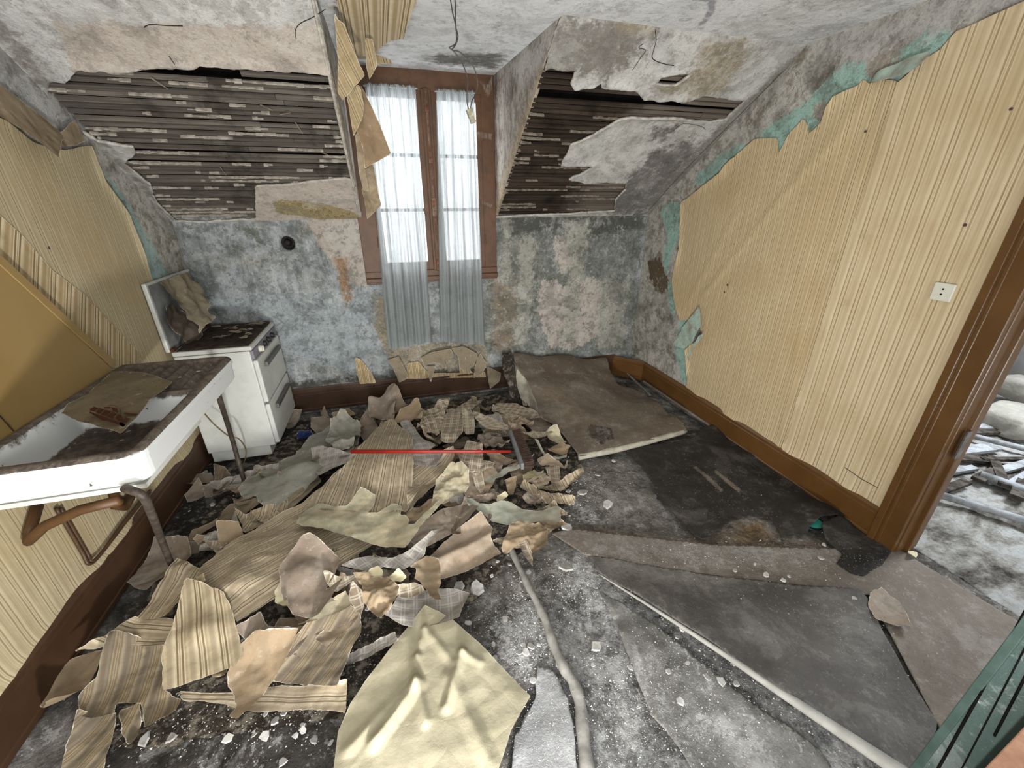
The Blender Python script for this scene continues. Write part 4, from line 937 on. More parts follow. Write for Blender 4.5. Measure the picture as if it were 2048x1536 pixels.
paper('pointed plaid leaf at the right edge of the heap', c9([(970, 900), (1060, 870), (1120, 890), (1130, 1000), (1105, 1120), (1080, 1205), (1045, 1120), (1020, 1000)]), .03, 'pl', c9([(1050, 880), (1085, 1200)]), crum=.008)
paper('cream folded scrap cluster below the broom head', c9([(740, 1000), (860, 920), (900, 960), (960, 980), (880, 1060), (760, 1050)]), .05, 'crm', crum=.016, fold=6)
paper('pale plaid fan-shaped scrap right of the cream cluster', c9([(780, 1060), (900, 970), (960, 960), (1025, 1060), (1000, 1110), (900, 1125), (830, 1090)]), .06, 'pll', crum=.01)
paper('tan folded corner under the fan-shaped scrap', c9([(720, 1120), (760, 1060), (890, 1110), (900, 1140), (850, 1180), (760, 1160)]), .045, 'brl', crum=.008)
paper('narrow pointed tan cone below the broom head', c9([(560, 1030), (680, 1025), (675, 1100), (640, 1250), (600, 1180), (580, 1100)]), .05, 'brl', crum=.012)
paper('small cream plaid square above the long green-grey strip', c9([(470, 1240), (490, 1190), (570, 1155), (595, 1195), (520, 1250), (490, 1270)]), .06, 'crm', crum=.004)
paper('crumbled brown flakes above the long green-grey strip', c9([(740, 1230), (780, 1190), (920, 1210), (950, 1270), (930, 1310), (800, 1280)]), .03, 'gy', crum=.018, fold=7)
paper('brown-grey folded shreds left of the cream plaid square', c9([(240, 1260), (330, 1190), (420, 1150), (470, 1180), (440, 1260), (330, 1300)]), .05, 'gy', crum=.016, fold=6)
paper('long grey-green paper strip with upturned left end', c9([(150, 1300), (200, 1270), (300, 1310), (380, 1310), (540, 1250), (620, 1270), (760, 1330), (870, 1350), (960, 1340), (1100, 1300), (1125, 1330), (1140, 1475), (1000, 1480), (600, 1490), (440, 1445), (250, 1380), (190, 1370)]), .055, 'grg', crum=.010, ctrl=[(900+.1953*170, 760+.1953*1310, .03)])
paper('pale tan torn sheet below the long green strip', c6([(1360, 1240), (1420, 1090), (1500, 1090), (1600, 1090), (1640, 1130), (1640, 1200), (1630, 1260), (1560, 1270), (1500, 1230), (1440, 1240), (1380, 1265)]), .03, 'brl', crum=.02, fold=5)
paper('pointed plaid shred crossing the grey floor strip', c6([(1465, 1200), (1510, 1172), (1550, 1270), (1552, 1355), (1500, 1280)]), .045, 'pl', crum=.006)
paper('grey-brown sheet under the long green strip', c6([(800, 1180), (900, 1060), (1000, 985), (1130, 960), (1230, 1050), (1100, 1110), (980, 1180), (850, 1230)]), .05, 'gy', crum=.012)
paper('cream and green torn sheet with a fringed upper edge', c6([(105, 1070), (150, 1000), (250, 945), (330, 965), (415, 968), (500, 862), (590, 900), (580, 960), (545, 1012), (600, 1012), (690, 945), (758, 965), (738, 1022), (770, 1022), (797, 1060), (790, 1100), (830, 1107), (900, 1040), (1000, 938), (1010, 965), (900, 1090), (772, 1257), (650, 1222), (450, 1162), (250, 1102), (140, 1090)]), .115, 'cr', crum=.008, curl=.006, ctrl=[(560+.3255*200, 700+.3255*1040, .02)], step=.01)
# --- lower middle
paper('brown-white sheet with orange edge and folded ridge on the right of the heap', c6([(830, 1340), (960, 1235), (1100, 1115), (1235, 1040), (1310, 1130), (1295, 1180), (1362, 1282), (1150, 1372), (985, 1418), (860, 1400)]), .045, 'org', crum=.008, creases=[(c6([(1300, 1160)])[0][:2], c6([(980, 1310)])[0][:2], .03, .06)])
paper('grey-lilac plaid strip lying below the cream fringed sheet', c10([(640, 500), (760, 420), (920, 345), (1160, 350), (1350, 280), (1700, 120), (1510, 290), (1480, 360), (1270, 470), (1060, 435), (900, 525), (780, 510)]), .085, 'plg', c10([(900, 360), (1000, 440)]), crum=.010)
paper('large brown back-facing sheet in the middle of the heap', c10([(0, 510), (120, 330), (250, 220), (340, 200), (560, 330), (640, 420), (560, 600), (480, 700), (700, 700), (430, 990), (330, 990), (150, 960), (40, 800)]), .10, 'gy', crum=.010, ctrl=[(560+.1953*260, 1050+.1953*500, .02)])
paper('cream torn curl at the left of the brown back-facing sheet', c10([(0, 520), (20, 640), (90, 800), (150, 960), (60, 910), (-40, 820), (-50, 700), (0, 600)]), .105, 'crm', crum=.012)
paper('cream plaid strip with a rolled left end', c10([(470, 555), (520, 540), (740, 540), (900, 545), (860, 580), (700, 610), (600, 680), (540, 690), (490, 640)]), .105, 'pll', c10([(600, 540), (620, 620)]), crum=.012)
paper('pale yellow curled tab behind the brown crumple', c10([(890, 545), (930, 490), (1010, 470), (1070, 520), (1050, 580), (960, 575)]), .10, 'crm', crum=.012)
paper('cream torn ribbon pointing left under the plaid diamond', c10([(150, 1060), (330, 960), (400, 850), (520, 800), (680, 700), (700, 760), (760, 860), (700, 900), (430, 960), (250, 1040)]), .11, 'cr', crum=.010)
paper('plaid diamond standing beside the brown crumple', c10([(700, 770), (750, 605), (850, 700), (860, 820), (835, 950), (780, 880)]), .115, 'pl', c10([(750, 610), (830, 940)]), crum=.008)
paper('brown and cream crumple in the centre of the lower heap', c10([(770, 600), (880, 560), (1100, 580), (1170, 650), (1240, 740), (1190, 880), (1050, 1055), (960, 960), (860, 840), (860, 700)]), .09, 'brl', crum=.026, fold=5, ctrl=[(560+.1953*1000, 1050+.1953*760, .03)])
paper('white plaid flap right of the brown and cream crumple', c10([(1160, 660), (1260, 620), (1380, 600), (1450, 640), (1500, 720), (1300, 760), (1200, 730)]), .085, 'pll', crum=.014)
paper('pale plaid sheet under the top corner of the big cream sheet', c10([(1240, 740), (1480, 690), (1640, 665), (1800, 690), (1950, 740), (1880, 960), (1840, 1080), (1500, 1100), (1270, 1100), (1100, 1050), (1200, 880)]), .03, 'plg', c10([(1400, 700), (1400, 1000)]), crum=.012)
paper('small white plaid tab beside the hanging tan tongue', c10([(1110, 540), (1220, 480), (1300, 550), (1240, 590), (1130, 590)]), .09, 'crm', crum=.01)
paper('tan tongue-shaped scrap with a hole hanging over the plaid sheet', c10([(1340, 450), (1500, 340), (1620, 360), (1645, 430), (1650, 620), (1620, 700), (1665, 840), (1600, 890), (1560, 860), (1500, 700), (1430, 600), (1380, 570), (1400, 480)]), .10, 'brl', crum=.010)
paper('dark brown sheet under the plaid strip', c10([(620, 700), (800, 560), (1000, 450), (1300, 470), (1350, 560), (1150, 610), (900, 640), (700, 760)]), .06, 'gy', crum=.012)
# --- lower left
paper('striped bottom strip lying across the dark floor', c7([(960, 1040), (1260, 1050), (1500, 1008), (1820, 1012), (1885, 1000), (1870, 1172), (1640, 1140), (1380, 1155), (1150, 1100), (990, 1090)]), .02, 'st', c7([(1000, 1060), (1860, 1090)]), crum=.006)
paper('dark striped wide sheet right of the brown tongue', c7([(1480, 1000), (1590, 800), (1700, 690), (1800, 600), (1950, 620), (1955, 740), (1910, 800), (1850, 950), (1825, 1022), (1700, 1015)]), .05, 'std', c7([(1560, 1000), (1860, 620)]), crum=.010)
paper('brown tongue-shaped sheet pointing to the floor', c7([(1240, 965), (1270, 880), (1315, 820), (1400, 780), (1640, 785), (1560, 900), (1480, 990), (1380, 1120), (1295, 1217), (1252, 1200), (1282, 1130), (1265, 1060), (1235, 1020)]), .065, 'brl', crum=.010)
paper('pale grey triangular piece above the brown tongue', c7([(1290, 740), (1410, 620), (1450, 690), (1560, 680), (1700, 690), (1620, 790), (1530, 875), (1400, 810), (1345, 790)]), .085, 'gy', crum=.012)
paper('slim dusty strip with white flakes right of the brown tongue', c7([(1700, 760), (1840, 600), (1950, 590), (1930, 650), (1850, 720), (1760, 800)]), .075, 'br', crum=.01)
paper('pale tan back sheet in the left corner by the baseboard', c7([(218, 1112), (300, 1000), (390, 880), (560, 825), (540, 900), (510, 970), (445, 1060), (380, 1212), (345, 1215), (280, 1180)]), .012, 'brl', crum=.008)
paper('striped tail sheet running out at the bottom left', c7([(335, 1500), (380, 1350), (450, 1175), (640, 1160), (620, 1260), (580, 1380), (550, 1500)]), .015, 'std', c7([(400, 1400), (600, 1180)]), crum=.006)
paper('small dark pointed scrap above the loose plaster chip', c7([(655, 1150), (765, 1105), (770, 1210), (745, 1310), (705, 1342), (670, 1280)]), .03, 'std', crum=.008)
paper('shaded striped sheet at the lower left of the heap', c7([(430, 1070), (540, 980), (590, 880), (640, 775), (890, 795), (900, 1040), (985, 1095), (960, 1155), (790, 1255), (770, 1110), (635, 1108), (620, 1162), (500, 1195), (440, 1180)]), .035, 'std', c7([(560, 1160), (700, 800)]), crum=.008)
paper('striped pointed strip reaching left to the baseboard', c7([(430, 855), (520, 790), (600, 745), (740, 645), (940, 645), (935, 740), (900, 805), (780, 800), (640, 772), (600, 790)]), .07, 'st', c7([(640, 690), (930, 700)]), crum=.006)
paper('striped sheet curling up at its top beside the sink leg', c7([(740, 645), (800, 560), (880, 460), (970, 348), (1060, 368), (1110, 402), (1045, 440), (1015, 500), (985, 580), (945, 650)]), .08, 'st', c7([(800, 640), (1000, 370)]), crum=.008, ctrl=[(.371*970, 1000+.371*370, .03)])
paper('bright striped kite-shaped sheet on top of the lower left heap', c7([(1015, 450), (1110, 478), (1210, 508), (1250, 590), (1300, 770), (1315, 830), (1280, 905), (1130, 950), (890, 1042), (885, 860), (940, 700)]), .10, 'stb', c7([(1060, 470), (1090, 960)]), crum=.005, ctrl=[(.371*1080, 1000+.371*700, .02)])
paper('small curled striped corner above the kite-shaped sheet', c7([(1030, 440), (1100, 402), (1112, 440), (1095, 462), (1050, 455)]), .12, 'stb', crum=.006)
PM['blue'] = paper_mat('p_blue', 'plain', '#26345c', '#26345c', '#1c2440', dark='#303f6b', dirtk=.3)
paper('small crumpled dark blue rag on the floor beside the cooker', [(592, 872), (603, 866), (622, 866), (628, 874), (618, 884), (600, 886)], .02, 'blue', crum=.014, fold=6, cat='rag', name='rag')
# random small shreds between
rnd = random.Random(11)
for i in range(110):
    cx, cy, wh = rnd.choice([(560, 1000, 'beside the grey-green sheet'), (700, 1150, 'in the middle of the heap'), (900, 1000, 'right of the striped sheets'), (1000, 870, 'around the broom head'), (640, 1260, 'in the lower heap'), (450, 1280, 'at the lower left of the heap'), (930, 850, 'among the rear plaid pieces'), (620, 880, 'between cooker and heap'), (1060, 1000, 'at the right edge of the heap'), (760, 830, 'at the rear of the heap'), (480, 1060, 'left of the long striped sheet'), (430, 960, 'under the sink')])
    cx += rnd.gauss(0, 60); cy += rnd.gauss(0, 38); n_ = rnd.randint(5, 8); r = rnd.uniform(16, 42)*(cy/1000); a0 = rnd.random()*6
    lx, ly = r*rnd.uniform(.9, 1.7), r*rnd.uniform(.3, .8); box_ = [(-lx, -ly), (0, -ly*rnd.uniform(.7, 1.2)), (lx*rnd.uniform(.8, 1.1), -ly*rnd.uniform(.4, 1)), (lx*rnd.uniform(.7, 1.1), ly*.2), (lx*rnd.uniform(.5, 1), ly*rnd.uniform(.5, 1)), (0, ly*rnd.uniform(.7, 1.3)), (-lx*rnd.uniform(.6, 1.1), ly*rnd.uniform(.6, 1))]
    pts = [(cx+x*math.cos(a0)-y*math.sin(a0), cy+.6*(x*math.sin(a0)+y*math.cos(a0))) for x, y in box_]
    mk, kd = rnd.choice([('gy', 'grey-brown'), ('br', 'brown'), ('pl', 'plaid'), ('st', 'striped'), ('brl', 'tan'), ('plg', 'grey plaid'), ('std', 'dark striped')])
    lim = fl(cx, cy, 0)
    if lim[0] < L+.12 or lim[1] > D-.15: continue
    paper('small torn %s wallpaper shred %s' % (kd, wh), pts, rnd.uniform(.012, .045), mk, crum=.012, fold=6, group='%s shreds %s' % (kd, wh), cat='paper shred', name='paper_shred')
# big cream sheet in front
paper('large creased plain cream paper sheet in the foreground', [(850, 1213), (905, 1242), (960, 1290), (1061, 1397), (1042, 1430), (1021, 1469), (1012, 1500), (985, 1580), (960, 1700), (640, 1700), (665, 1580), (676, 1465), (700, 1410), (732, 1364), (790, 1290)], .05, 'crs', crum=.009, curl=.0, edge=.0006, fold=1.7, hinge=0,
      creases=[((835, 1320), (830, 1378), .016, .022), ((838, 1372), (750, 1490), .020, .03), ((835, 1372), (852, 1450), .014, .02), ((925, 1310), (893, 1420), .016, .022), ((900, 1360), (985, 1540), .010, .035), ((850, 1262), (905, 1330), .008, .02), ((850, 1262), (835, 1320), .008, .02), ((700, 1500), (832, 1362), .010, .03), ((925, 1310), (960, 1330), .010, .02)],
      step=.007, cat='paper sheet', name='paper_sheet')

# ------------------------------------------------------------ linoleum sheets and felt
def fsheet(name, label, cat, pts, mat, ctrl=(), crum=.004, edge=.002, thick=.003, step=.014, layers=None, rim=None, seed=1, fold=2.5, z=.0):
    W3 = np.array([hz(p[0], p[1], z+(p[2] if len(p) > 2 else 0)) for p in list(pts)+list(ctrl)]); n = len(pts)
    ex = W3[:, 2]
    def pos(u, v, s):
        q = np.stack([u, v], 1)
        return u, v, interp(W3[:, :2], ex, q)+crum*2*fbm(u*fold, v*fold, seed, 4)+(crum*.9*ridges(q+.05*np.stack([fbm(u*5, v*5, 3), fbm(u*5, v*5, 8)], 1), .5/fold, seed) if crum > .007 else 0)
    o = sheet(name, W3[:n, :2], pos, mat, step=step, amp=edge, ascale=30, layers=layers, thick=thick, off=-1, side_mat=rim, seed=seed)
    return tag(o, label, cat)
def lino_mat(name, c1, c2, c3, specks='#a09c95', layers=(), gk=.62):
    def bf(b):
        c = b.mix(b.rng(b.noise(4, 8, .7, dist=.3), .36, .64), c1, c2); c = b.mix(b.rng(b.noise(1.6, 5, .6), .45, .65, 0, .7), c, c3)
        return b.mix(b.rng(b.noise(70, 4, .7), .66, .72, 0, .8), c, specks)
    return layered(name, bf, list(layers), rough=.75, bumpk=.5, spec=.3, gr=(c3, specks, gk, 1.3))
M_mat = lino_mat('brown_lino', '#665b4f', '#71675b', '#5b4e41', layers=[('m0', '#1d1718', '#2b2324', .012, .002, .85, 30), ('m1', '#75685a', '#6f6250', .04, .08, .3, 8)])
M_felt = lino_mat('black_felt', '#262421', '#34312d', '#1f1d1b', '#6d6860', layers=[('m0', '#7d7265', '#6b6157', .006, .003, .3, 40)])
M_lino_d = lino_mat('dark_grey_lino', '#514d49', '#5f5b56', '#45423f', '#8b8781', layers=[('m0', '#8d8a84', '#7c7973', .04, .10, .6, 12)])
M_lino_b = lino_mat('dusty_brown_lino', '#736a60', '#80766a', '#665c52', '#a9a59d', layers=[('m0', '#807c76', '#94918c', .03, .09, .6, 12)])
M_under = simple('cream_lino_underside', '#a9a496', '#8b8576', 14, .8, .15, bump=.5)
fsheet('linoleum_mat', 'brown linoleum mat propped against the back baseboard beside the corner', 'linoleum',
       [(1026, 706, .345), (1120, 710, .275), (1213, 715, .205), (1222, 745, .13), (1236, 768, .08), (1285, 783, .05), (1330, 820, .05), (1366, 845, .06), (1374, 858, .05), (1300, 880, .05), (1220, 897, .05), (1160, 914, .05), (1135, 880, .07), (1110, 850, .09), (1080, 833, .11), (1072, 800, .13), (1050, 755, .22), (1032, 735, .285)], M_mat,
       ctrl=[(1180, 800, .10), (1200, 850, .07), (1130, 760, .17)], layers={'m0': poly_F([(1170, 880), (1180, 868), (1220, 870), (1225, 890), (1200, 905)]), 'm1': poly_F([(1080, 820), (1120, 810), (1180, 860), (1130, 880)])}, rim=M_under)
m = M3(); P = smoothcurve([hz(1157, 914, .035), hz(1230, 900, .03), hz(1300, 882, .03), hz(1372, 862, .03)], 5)
m.tube(P, [.022, *[.020]*(len(P)-2), .014], 12); rl = m.build('rolled_edge', M_under, bpy.data.objects['linoleum_mat'], smooth=True)
rl['label'] = 'pale rolled front edge'
lp_ = [hz(*p) for p in ((1021, 715, .32), (1034, 737, .28), (1052, 757, .21), (1072, 800, .12), (1078, 826, .07), (1060, 815, .03), (1040, 795, .08), (1030, 765, .18))]
m = M3(); m.prism(lp_, (.004, .006, -.002)); m.build('turned_up_edge', M_under, bpy.data.objects['linoleum_mat'])
fsheet('cracked_board', 'crumbling dark panel edge leaning behind the linoleum mat', 'board', [(1003, 712, .335), (1020, 703, .36), (1028, 740, .28), (1040, 800, .1), (1022, 795, .08), (1006, 750, .22)], M_rub, thick=.02, crum=.01)
fsheet('roofing_felt', 'black roofing felt sheet lying beside the right baseboard', 'felt',
       [(1250, 905), (1290, 892), (1380, 880, .02), (1405, 855, .02), (1430, 848, .03), (1480, 880), (1560, 935), (1640, 990), (1690, 1028, .02), (1665, 1030, .045), (1640, 1032, .05), (1625, 1050, .03), (1612, 1068), (1590, 1072), (1562, 1078), (1553, 1050), (1530, 1035), (1500, 1032), (1460, 1045), (1435, 1062), (1405, 1078), (1380, 1065), (1350, 1030), (1315, 1000), (1305, 965), (1285, 935)],
       M_felt, layers={'m0': [poly_F([(1385, 940), (1390, 938), (1446, 985), (1440, 990)]), poly_F([(1425, 950), (1430, 948), (1480, 985), (1476, 992)])]}, z=.014, crum=.009, edge=.010, fold=4)
fsheet('felt_scrap', 'small black felt scrap near the foot of the door casing', 'felt',
       [(1640, 1045, .04), (1680, 1028, .03), (1720, 1060), (1786, 1100), (1765, 1130), (1725, 1152), (1700, 1145), (1672, 1128), (1685, 1108), (1655, 1082)], M_felt, z=.012, edge=.004)
M_dusty = lino_mat('dusty_torn_lino', '#76746f', '#85837f', '#5d5b57', '#c9c8c4', gk=.9)
fsheet('linoleum_piece', 'wrinkled dusty torn linoleum piece right of the grey floor strip in the foreground', 'linoleum',
       [(1195, 1180, .004), (1215, 1215, .012), (1240, 1270, .014), (1262, 1330, .014), (1285, 1385, .014), (1300, 1430, .012), (1345, 1480, .012), (1400, 1560, .01), (1700, 1600), (1640, 1500), (1500, 1400), (1380, 1310), (1290, 1235)], M_dusty, z=.004, crum=.014, edge=.008, fold=5)
fsheet('linoleum_piece', 'pale wrinkled sheet fragment beside the cream paper corner in the foreground', 'linoleum',
       [(1075, 1330), (1110, 1345, .01), (1135, 1400, .012), (1150, 1470, .012), (1155, 1600, .01), (1010, 1650), (1030, 1470), (1070, 1400)], lino_mat('pale_dust_lino', '#8f8f8f', '#a2a2a2', '#7b7b7b', '#cfcfcf', gk=.6), z=.002, crum=.008, edge=.006, fold=4)
# teal bowl peeking under the felt
M_teal = simple('teal_plastic', '#2f9d8b', '#2a8f80', 6, .4, .4, bump=0)
bw = empty('bowl', tuple(hz(1620, 1052, .0))); tag(bw, 'teal round dish with black rim peeking out under the black felt', 'dish')
x, y, z = bw.location; m = M3()
m.tube([(x, y, .006), (x, y, .03)], [.035, .052], 28, cap=True); par(m.build('dish', M_teal, smooth=False), bw)
m = M3(); m.tube([(x+.054*math.cos(a*.2244), y+.054*math.sin(a*.2244), .028) for a in range(29)], .005, 6); par(m.build('rim', M_dark), bw)
fsheet('linoleum_sheet', 'dark grey linoleum sheet folded over with a pale rolled edge in the foreground', 'linoleum',
       [(1195, 1142, .02), (1180, 1110, .01), (1300, 1130, .0), (1420, 1150), (1560, 1165), (1720, 1178, .01), (1738, 1200, .01), (1770, 1270), (1820, 1360), (1875, 1445), (1850, 1560), (1805, 1545, .03), (1700, 1470, .05), (1560, 1375, .05), (1420, 1280, .045), (1300, 1205, .04)],
       M_lino_d, layers={'m0': poly_F([(1180, 1120), (1320, 1130), (1500, 1150), (1400, 1180), (1280, 1180)])}, z=.016, ctrl=[(1500, 1290, .02), (1650, 1400, .025)], crum=.004)
m = M3(); P = smoothcurve([hz(1198, 1148, .022), hz(1300, 1212, .035), hz(1430, 1296, .042), hz(1560, 1384, .05), (hz(1690, 1470, .055)), hz(1810, 1550, .06)], 6)
n_ = len(P); m.tube(P, [.003+.019*i/n_ for i in range(n_)], 10); rl = m.build('rolled_edge', simple('pale_lino_back', '#96948d', '#87857f', 16, .8, .2), bpy.data.objects['linoleum_sheet'], smooth=True); rl['label'] = 'pale rolled edge'
fsheet('linoleum_cover', 'dusty brown linoleum floor covering in front of the doorway', 'linoleum',
       [(1100, 1065), (1150, 1058), (1300, 1075), (1420, 1088), (1600, 1095), (1800, 1100), (1900, 1160), (2040, 1245), (2120, 1300), (2120, 1500), (1900, 1500), (1870, 1440), (1740, 1190), (1560, 1170), (1300, 1130), (1170, 1110)],
       M_lino_b, layers={'m0': [poly_F([(1120, 1070), (1500, 1085), (1780, 1110), (1720, 1130), (1400, 1140), (1200, 1110)]), poly_F([(1380, 1085), (1700, 1090), (1600, 1105)])]}, z=.008, crum=.006)
paper('crumpled thin tan paper patch on the brown linoleum', [(1738, 1190), (1760, 1180), (1800, 1205), (1822, 1262), (1790, 1255), (1750, 1240), (1735, 1215)], .02, 'gy', crum=.008, fold=6, cat='paper scrap')
paper('tiny pale chip beside the foot of the door casing', [(1815, 1103), (1835, 1105), (1832, 1117), (1816, 1116)], .01, 'crm', crum=.003, cat='paper scrap')
# loose rubble strip beside right baseboard
m = M3(); P = [hz(1290, 765, .03), hz(1345, 812, .02), hz(1410, 850, .02)]
m.tube([hz(1287, 763, .03), hz(1420, 852, .02)], .012, 6); m.tube([hz(1252, 745, .04), hz(1300, 790, .03)], .01, 6)
tag(m.build('lino_strip', M_lino_b), 'narrow splintered strip along the right baseboard behind the mat', 'strip')

# ------------------------------------------------------------ plaster chips
b = MB('plaster_chip', .95, .1); c = b.mix(b.rng(b.noise(25, 5, .7), .4, .6), '#a8a59f', '#c9c7c2'); c = b.mix(1.0, c, b.rng(b.island(), 0, 1, .3, 1.05, False), 'MULTIPLY'); M_chip = b.done(c)
def chip(px, py, r, label, group=None, flat=.35, mat=None, name='plaster_chip', z=0.0):
    c = fl(px, py, .006+z) if z is not None else hz(px, py, .006); n_ = rnd.randint(5, 8); a0 = rnd.random()*6; rr = [r*rnd.uniform(.6, 1.25) for _ in range(n_)]
    h = r*flat*rnd.uniform(.6, 1.1); m = M3(); tx, ty = rnd.uniform(-.2, .2), rnd.uniform(-.2, .2)
    low = []; top = []
    for k in range(n_):
        a = a0+6.283*k/n_; x, y = rr[k]*math.cos(a), rr[k]*math.sin(a)
        low.append((c[0]+x, c[1]+y, c[2]+x*tx+y*ty)); top.append((c[0]+x*.85, c[1]+y*.85, c[2]+h+x*tx+y*ty))
    m.add(low+top, [tuple(range(n_))[::-1], tuple(range(n_, 2*n_))]+[(i, (i+1) % n_, n_+(i+1) % n_, n_+i) for i in range(n_)])
    return tag(m.build(name, mat or M_chip), label, 'plaster chip', group)
named = [(1133, 1135, .034, 'flat white plaster card beside the end of the grey floor strip'), (785+135, 1172, .03, 'pale plaster flake right of the tan tongue-shaped scrap'), (955, 1175, .035, 'largest pale plaster flake right of the tan tongue-shaped scrap'),
         (1192, 1293, .022, 'whitish rectangular plaster chip on the grey floor beside the dark linoleum'), (1274, 1302, .016, 'whitish rounded plaster crumb on the grey floor in front of the dark linoleum edge'),
         (289, 1480, .022, 'round cream plaster chip at the bottom left below the wallpaper'), (345, 1475, .016, 'small angular plaster chip right of the round cream chip'), (455, 1477, .014, 'small bluish plaster chip on the dark floor at the bottom left'),
         (1135, 1055, .035, 'grey plaster slab right of the long grey-green strip'), (1215, 1010, .03, 'brown-grey flake on the rubble right of the heap'), (1165, 985, .03, 'brown layered fragment on the rubble below the mat roll')]
for px, py, r, lb in named: chip(px, py, r, lb)
AR = [((1150, 970), 70, 45, 16, 'on the rubble between the heap and the black felt'), ((1000, 1290), 70, 50, 26, 'between the cream sheet and the grey floor strip'), ((760, 1330), 50, 70, 14, 'on the dark floor left of the cream sheet'), ((600, 1450), 120, 50, 14, 'on the dark floor at the bottom left edge'), ((1120, 1340), 60, 60, 12, 'right beside the grey floor strip'), ((1400, 1350), 180, 90, 14, 'on the open floor at the bottom right'), ((450, 990), 60, 40, 10, 'on the floor under the sink'), ((1010, 1110), 60, 40, 10, 'below the long green-grey paper strip'), ((620, 840), 60, 20, 8, 'on the floor between cooker and heap'), ((1600, 1130), 160, 40, 8, 'on the linoleum before the doorway')]
for (cx, cy), sx_, sy_, n_, wh in AR:
    for _ in range(n_):
        px = cx+rnd.gauss(0, sx_*.6); py = cy+rnd.gauss(0, sy_*.6)
        chip(px, py, rnd.uniform(.006, .016), 'small broken plaster chip '+wh, 'plaster chips '+wh, z=.02 if cx > 1350 else 0)
# dust and crumbs (uncountable)
m = M3()
def crumbs(m, cx, cy, sx_, sy_, n, r0, r1, dz=.004):
    for _ in range(n):
        px = cx+rnd.gauss(0, sx_); py = cy+rnd.gauss(0, sy_)
        c = fl(px, py, dz); r = rnd.uniform(r0, r1)*(1 if rnd.random() < .9 else 1.8)
        if not (L+.03 < c[0] < R-.05 and -.8 < c[1] < D-.03): continue
        a = rnd.random()*6; vs = [(c[0]+r*math.cos(a+k*2.1), c[1]+r*math.sin(a+k*2.1), c[2]) for k in range(3)]+[(c[0], c[1], c[2]+r*.9)]
        m.add(vs, [(0, 1, 3), (1, 2, 3), (2, 0, 3)])
for cx, cy, sx_, sy_, n_ in [(1040, 1270, 50, 50, 1500), (1160, 1170, 60, 30, 900), (1150, 980, 60, 35, 1100), (1450, 1330, 200, 90, 1300), (1200, 1420, 120, 80, 1000), (700, 1340, 120, 70, 900), (420, 960, 60, 40, 400), (780, 810, 120, 16, 500), (1300, 790, 50, 25, 600), (400, 1450, 150, 40, 500), (1480, 1130, 180, 25, 700), (1900, 1250, 120, 60, 400)]:
    crumbs(m, cx, cy, sx_, sy_, n_, .0008, .0032)
for cx, cy, sx_, sy_, n_ in [(1500, 1290, 150, 70, 900), (1700, 1380, 80, 60, 400), (1400, 1110, 150, 18, 700), (1700, 1130, 120, 20, 400), (1900, 1280, 90, 70, 500), (1330, 1370, 70, 60, 600), (1420, 1460, 80, 40, 500), (1100, 1450, 30, 60, 300)]:
    crumbs(m, cx, cy, sx_, sy_, n_, .0006, .0022, .026)
for cx, cy, sx_, sy_, n_ in [(1180, 800, 70, 40, 200), (1450, 960, 90, 50, 350)]:
    crumbs(m, cx, cy, sx_, sy_, n_, .0006, .002, .06 if cx < 1300 else .028)
tag(m.build('plaster_crumbs', M_chip), 'fine plaster crumbs and dust strewn over the floor', 'crumbs', kind='stuff')

# ------------------------------------------------------------ broom
br = empty('broom', tuple(fl(1020, 902, .14))); tag(br, 'broom with red handle lying across the heap, bristles turned to the right', 'broom')
M_red = simple('red_plastic', '#8f1d13', '#7a1a10', 8, .4, .4, bump=0)
A = fl(702, 903, .17); B = fl(1022, 903, .19); m = M3()
m.tube([A, A+(B-A)*.45, A+(B-A)*.75, B], [.012, .011, .0095, .0085], 12); par(m.build('handle', M_red, smooth=True), br)
m = M3(); q = A+(B-A)*.78; m.tube([q, q+(B-A)*.03], .013, 12); par(m.build('ferrule', M_red), br)
T0, T1 = fl(1020, 868, .15), fl(1042, 930, .17)
G0, G1 = fl(1036, 862, .14), fl(1067, 930, .15)
dv = (T1-T0); nd = np.linalg.norm(dv); dv /= nd; side = (G0-T0+G1-T1)/2; side[2] = 0; side -= dv*side.dot(dv); side /= np.linalg.norm(side)
up_ = np.cross(dv, side); up_ *= np.sign(up_[2])
m = M3(); hw = .021
vs = [T0-dv*.02+side*s_+up_*u_ for s_ in (-.004, .016) for u_ in (-hw, hw)]+[T1+dv*.02+side*s_+up_*u_ for s_ in (-.004, .016) for u_ in (-hw, hw)]
m.add(vs, [(0, 1, 3, 2), (4, 6, 7, 5), (0, 4, 5, 1), (1, 5, 7, 3), (3, 7, 6, 2), (2, 6, 4, 0)]); hd_ = par(m.build('brush_head', simple('grey_plastic', '#6a6c6e', '#7f8183', 20, .6, .3), bevel=.006), br)
m = M3(); Lb = nd+.02
for i in range(60):
    for j in range(7):
        o_ = T0-dv*.01+dv*Lb*(i+rnd.random()*.6)/60+up_*(j-3)*.0058+side*.014
        e = o_+side*rnd.uniform(.052, .064)+dv*(rnd.uniform(-.006, .006)+.012*(i/60-.5))+up_*((j-3)*.003+rnd.uniform(-.002, .002))
        m.tube([o_, e], [.0016, .0012], 4, cap=False)
bo = par(m.build('bristles', simple('brown_bristles', '#4a3b33', '#5e4d43', 60, .9, .1)), br); bo['kind'] = 'stuff'; bo.parent = hd_; bo.matrix_parent_inverse = Matrix.Identity(4)

